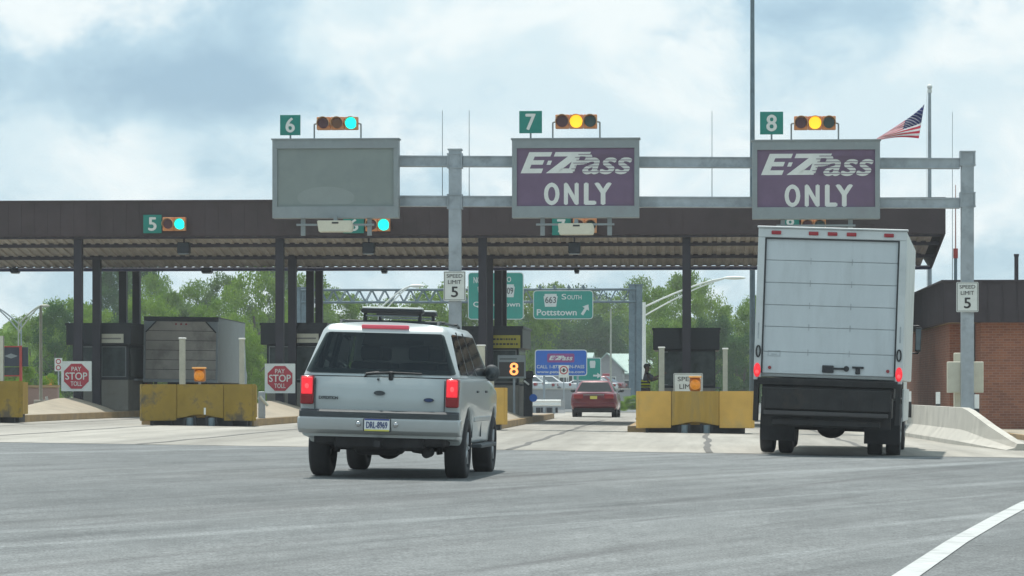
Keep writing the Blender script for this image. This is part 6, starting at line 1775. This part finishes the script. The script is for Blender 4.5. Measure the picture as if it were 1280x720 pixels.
TREES = [
    # px, top row, Y, width px, kind, shape, look words
    (-12, 415, 205, 70, 'mid', 'round', 'low round green tree at the far left edge'),
    (38, 392, 210, 62, 'mid', 'round', 'rounded green tree behind the plain pale pole'),
    (70, 383, 200, 56, 'dark', 'oval', 'dark green tree left of the first booth'),
    (84, 372, 228, 74, 'mid', 'round', 'tall green tree behind the first pair of dark columns'),
    (118, 384, 214, 60, 'bright', 'round', 'bright green tree above the left part of the first booth'),
    (146, 330, 262, 62, 'dark', 'oval', 'tallest dark tree behind the first booth columns'),
    (172, 322, 268, 64, 'dark', 'oval', 'tall dark tree directly left of the trailer roof'),
    (196, 346, 250, 62, 'mid', 'round', 'green tree behind the left half of the trailer'),
    (186, 372, 216, 66, 'bright', 'round', 'lighter green tree low above the trailer roof'),
    (214, 366, 240, 44, 'mid', 'oval', 'narrow green tree in the dip above the trailer'),
    (246, 356, 244, 62, 'mid', 'round', 'green tree above the right half of the trailer'),
    (232, 384, 220, 60, 'pale', 'round', 'pale low tree above the trailer middle'),
    (282, 346, 240, 66, 'pale', 'oval', 'pale feathery tree right of the trailer'),
    (268, 378, 216, 60, 'mid', 'round', 'medium green tree beside the trailer corner'),
    (318, 326, 236, 74, 'bright', 'oval', 'tall bright tree between trailer and second booth'),
    (350, 330, 250, 70, 'pale', 'oval', 'pale tall tree behind the second booth columns'),
    (312, 418, 180, 52, 'bright', 'wide', 'yellow green bush tree behind the pale guard post'),
    (298, 395, 206, 44, 'bright', 'round', 'bright small tree between trailer and guard post'),
    (385, 344, 246, 62, 'mid', 'round', 'green tree behind the left far gantry post'),
    (372, 392, 210, 60, 'bright', 'round', 'bright tree low behind the second booth'),
    (420, 366, 240, 66, 'mid', 'round', 'green tree under the left part of the far truss'),
    (404, 396, 214, 56, 'pale', 'round', 'pale tree left of the SUV roof'),
    (452, 380, 244, 64, 'mid', 'round', 'green tree just left of the SUV rack'),
    (492, 378, 250, 66, 'mid', 'round', 'green tree behind the SUV roof rack'),
    (534, 364, 240, 60, 'bright', 'round', 'bright tree just left of the middle gantry post'),
    (566, 356, 250, 64, 'mid', 'round', 'green tree behind the middle gantry post'),
    (606, 360, 252, 70, 'mid', 'round', 'green tree behind the Quakertown sign'),
    (648, 356, 262, 72, 'mid', 'round', 'green tree in the gap between the two green guide signs'),
    (690, 358, 330, 70, 'mid', 'round', 'green tree behind the Pottstown sign'),
    (730, 362, 335, 74, 'dark', 'round', 'darker tree under the right end of the Pottstown sign'),
    (668, 398, 318, 70, 'dark', 'wide', 'dark broad tree above the blue information sign'),
    (712, 402, 322, 76, 'dark', 'wide', 'dark broad tree above the green roofed house'),
    (762, 370, 330, 70, 'mid', 'round', 'green tree just left of the far gantry post'),
    (758, 398, 324, 66, 'dark', 'wide', 'dark tree low above the pale green roofs'),
    (800, 352, 336, 60, 'mid', 'round', 'green tree right behind the far gantry post'),
    (826, 362, 260, 64, 'mid', 'round', 'green tree left above the last booth'),
    (856, 344, 268, 62, 'mid', 'oval', 'tallest green tree above the last booth'),
    (884, 356, 262, 50, 'bright', 'oval', 'bright tree right above the last booth'),
    (920, 380, 262, 66, 'mid', 'round', 'green tree between last booth and the white truck'),
    (892, 400, 240, 60, 'dark', 'wide', 'dark low tree right of the last booth'),
    (846, 402, 240, 64, 'mid', 'wide', 'low green tree behind the last booth'),
    (948, 372, 270, 60, 'mid', 'round', 'green tree behind the left edge of the white truck'),
    (560, 410, 225, 80, 'mid', 'wide', 'low broad tree behind the SUV mirror'),
    (620, 410, 232, 80, 'mid', 'wide', 'low broad tree behind the yellow notice booth'),
    (480, 412, 225, 90, 'bright', 'wide', 'low broad bright tree behind the SUV'),
    (930, 420, 235, 60, 'dark', 'wide', 'dark low bush tree beside the white truck'),
    (20, 440, 150, 50, 'bright', 'wide', 'bright shrub tree right of the navy notice board'),
    (152, 400, 214, 60, 'dark', 'wide', 'dark low tree behind the first booth roof'),
]
def place_tree(pxl, top, Y, wpx, kind, shape, label):
    x = px(pxl, Y); zb = gz(x, Y) - .1; zt = pz(pxl, top, Y); H = zt - zb; W2 = wpx * Y / F * 1.22
    t = thing('tree', label, 'tree', (x, Y, zb), rt.uniform(0, 6.28), 'trees behind the plaza')
    low = .02 if shape == 'wide' else rt.uniform(.06, .16)
    c = bpy.data.objects.new('crown', crown(kind, shape, rt.randint(0, 2 if kind == 'mid' else 1))); COL.objects.link(c); c.parent = t
    c.location = (0, 0, H * (low + .02)); c.scale = (W2, W2, H * (.97 - low))
    k_ = bpy.data.objects.new('trunk', rt.choice(TR)); COL.objects.link(k_); k_.parent = t; k_.scale = (H, H, H)
for T in TREES: place_tree(*T)
def woods():
    """far wood that reads as one mass behind the separate trees"""
    rg = np.random.default_rng(5); n = 60000
    Y = rg.uniform(345, 420, n); pxl = rg.uniform(-260, 1500, n)
    top = 30 + 6 * np.sin(pxl / 40.0) + 5 * np.sin(pxl / 17.0 + 1) + 4 * np.sin(pxl / 7.3)
    up = rg.uniform(0, 1, n) ** .8
    z = EYE + (up * (top + 55) - 6) * Y / F
    x = (pxl - 870) * Y / F
    P = np.stack([x, Y, z], 1); U = rg.normal(size=(n, 3)); U /= np.linalg.norm(U, axis=1)[:, None]
    V_ = np.cross(U, rg.normal(size=(n, 3))); V_ /= np.linalg.norm(V_, axis=1)[:, None]; sz = rg.uniform(.25, .5, n)[:, None]
    co = np.stack([P - U * sz - V_ * sz * .6, P + U * sz - V_ * sz * .6, P + U * sz * .7 + V_ * sz * .6, P - U * sz * .7 + V_ * sz * .6], 1).reshape(-1, 3)
    me = bpy.data.meshes.new('far_woods'); me.vertices.add(n * 4); me.vertices.foreach_set('co', co.ravel())
    me.loops.add(n * 4); me.loops.foreach_set('vertex_index', np.arange(n * 4)); me.polygons.add(n)
    me.polygons.foreach_set('loop_start', np.arange(0, n * 4, 4)); me.polygons.foreach_set('loop_total', np.full(n, 4)); me.update(); me.validate()
    me.materials.append(LM['mid']); o = bpy.data.objects.new('far_woods', me); COL.objects.link(o)
    tag(o, 'dense far wood behind the separate trees', 'woods', kind='stuff')
woods()
# verge shrubs beside the far road
for p, yt, Y, w_, kd, lb in ((790, 494, 172, 34, 'bright', 'bright green shrub at the foot of the far gantry post'), (655, 470, 168, 22, 'mid', 'green shrub right of the yellow notice booth'),
                             (60, 468, 128, 40, 'bright', 'bright green hedge shrub behind the reddish wall'), (20, 474, 128, 34, 'bright', 'low green shrub beneath the navy notice board'), (770, 500, 160, 30, 'bright', 'low green shrub right of the red car')):
    x = px(p, Y); zb = gz(x, Y); H = pz(p, yt, Y) - zb; W2 = w_ * Y / F
    t = thing('shrub', lb, 'shrub', (x, Y, zb - .05), 0, 'shrubs beyond the plaza')
    c = bpy.data.objects.new('foliage', crown(kd, 'wide', 0)); COL.objects.link(c); c.parent = t; c.scale = (W2, W2, H)
    c = bpy.data.objects.new('stem', TR[0]); COL.objects.link(c); c.parent = t; c.scale = (H * .8, H * .8, H * .8)

# ------------------------------------------------------------------ air
hm = bpy.data.materials.new('pale air'); hm.use_nodes = True; ht = hm.node_tree; ht.nodes.clear()
ho = N(ht, 'ShaderNodeOutputMaterial'); hv = N(ht, 'ShaderNodeVolumePrincipled')
hv.inputs['Color'].default_value = (.93, .97, 1.0, 1); hv.inputs['Density'].default_value = .00046; hv.inputs['Anisotropy'].default_value = .2
ht.links.new(hv.outputs[0], ho.inputs['Volume'])
m = MB(); m.box(-180, 150, -40, 480, -2.5, 48); o = m.build('haze', hm); tag(o, kind='stuff')
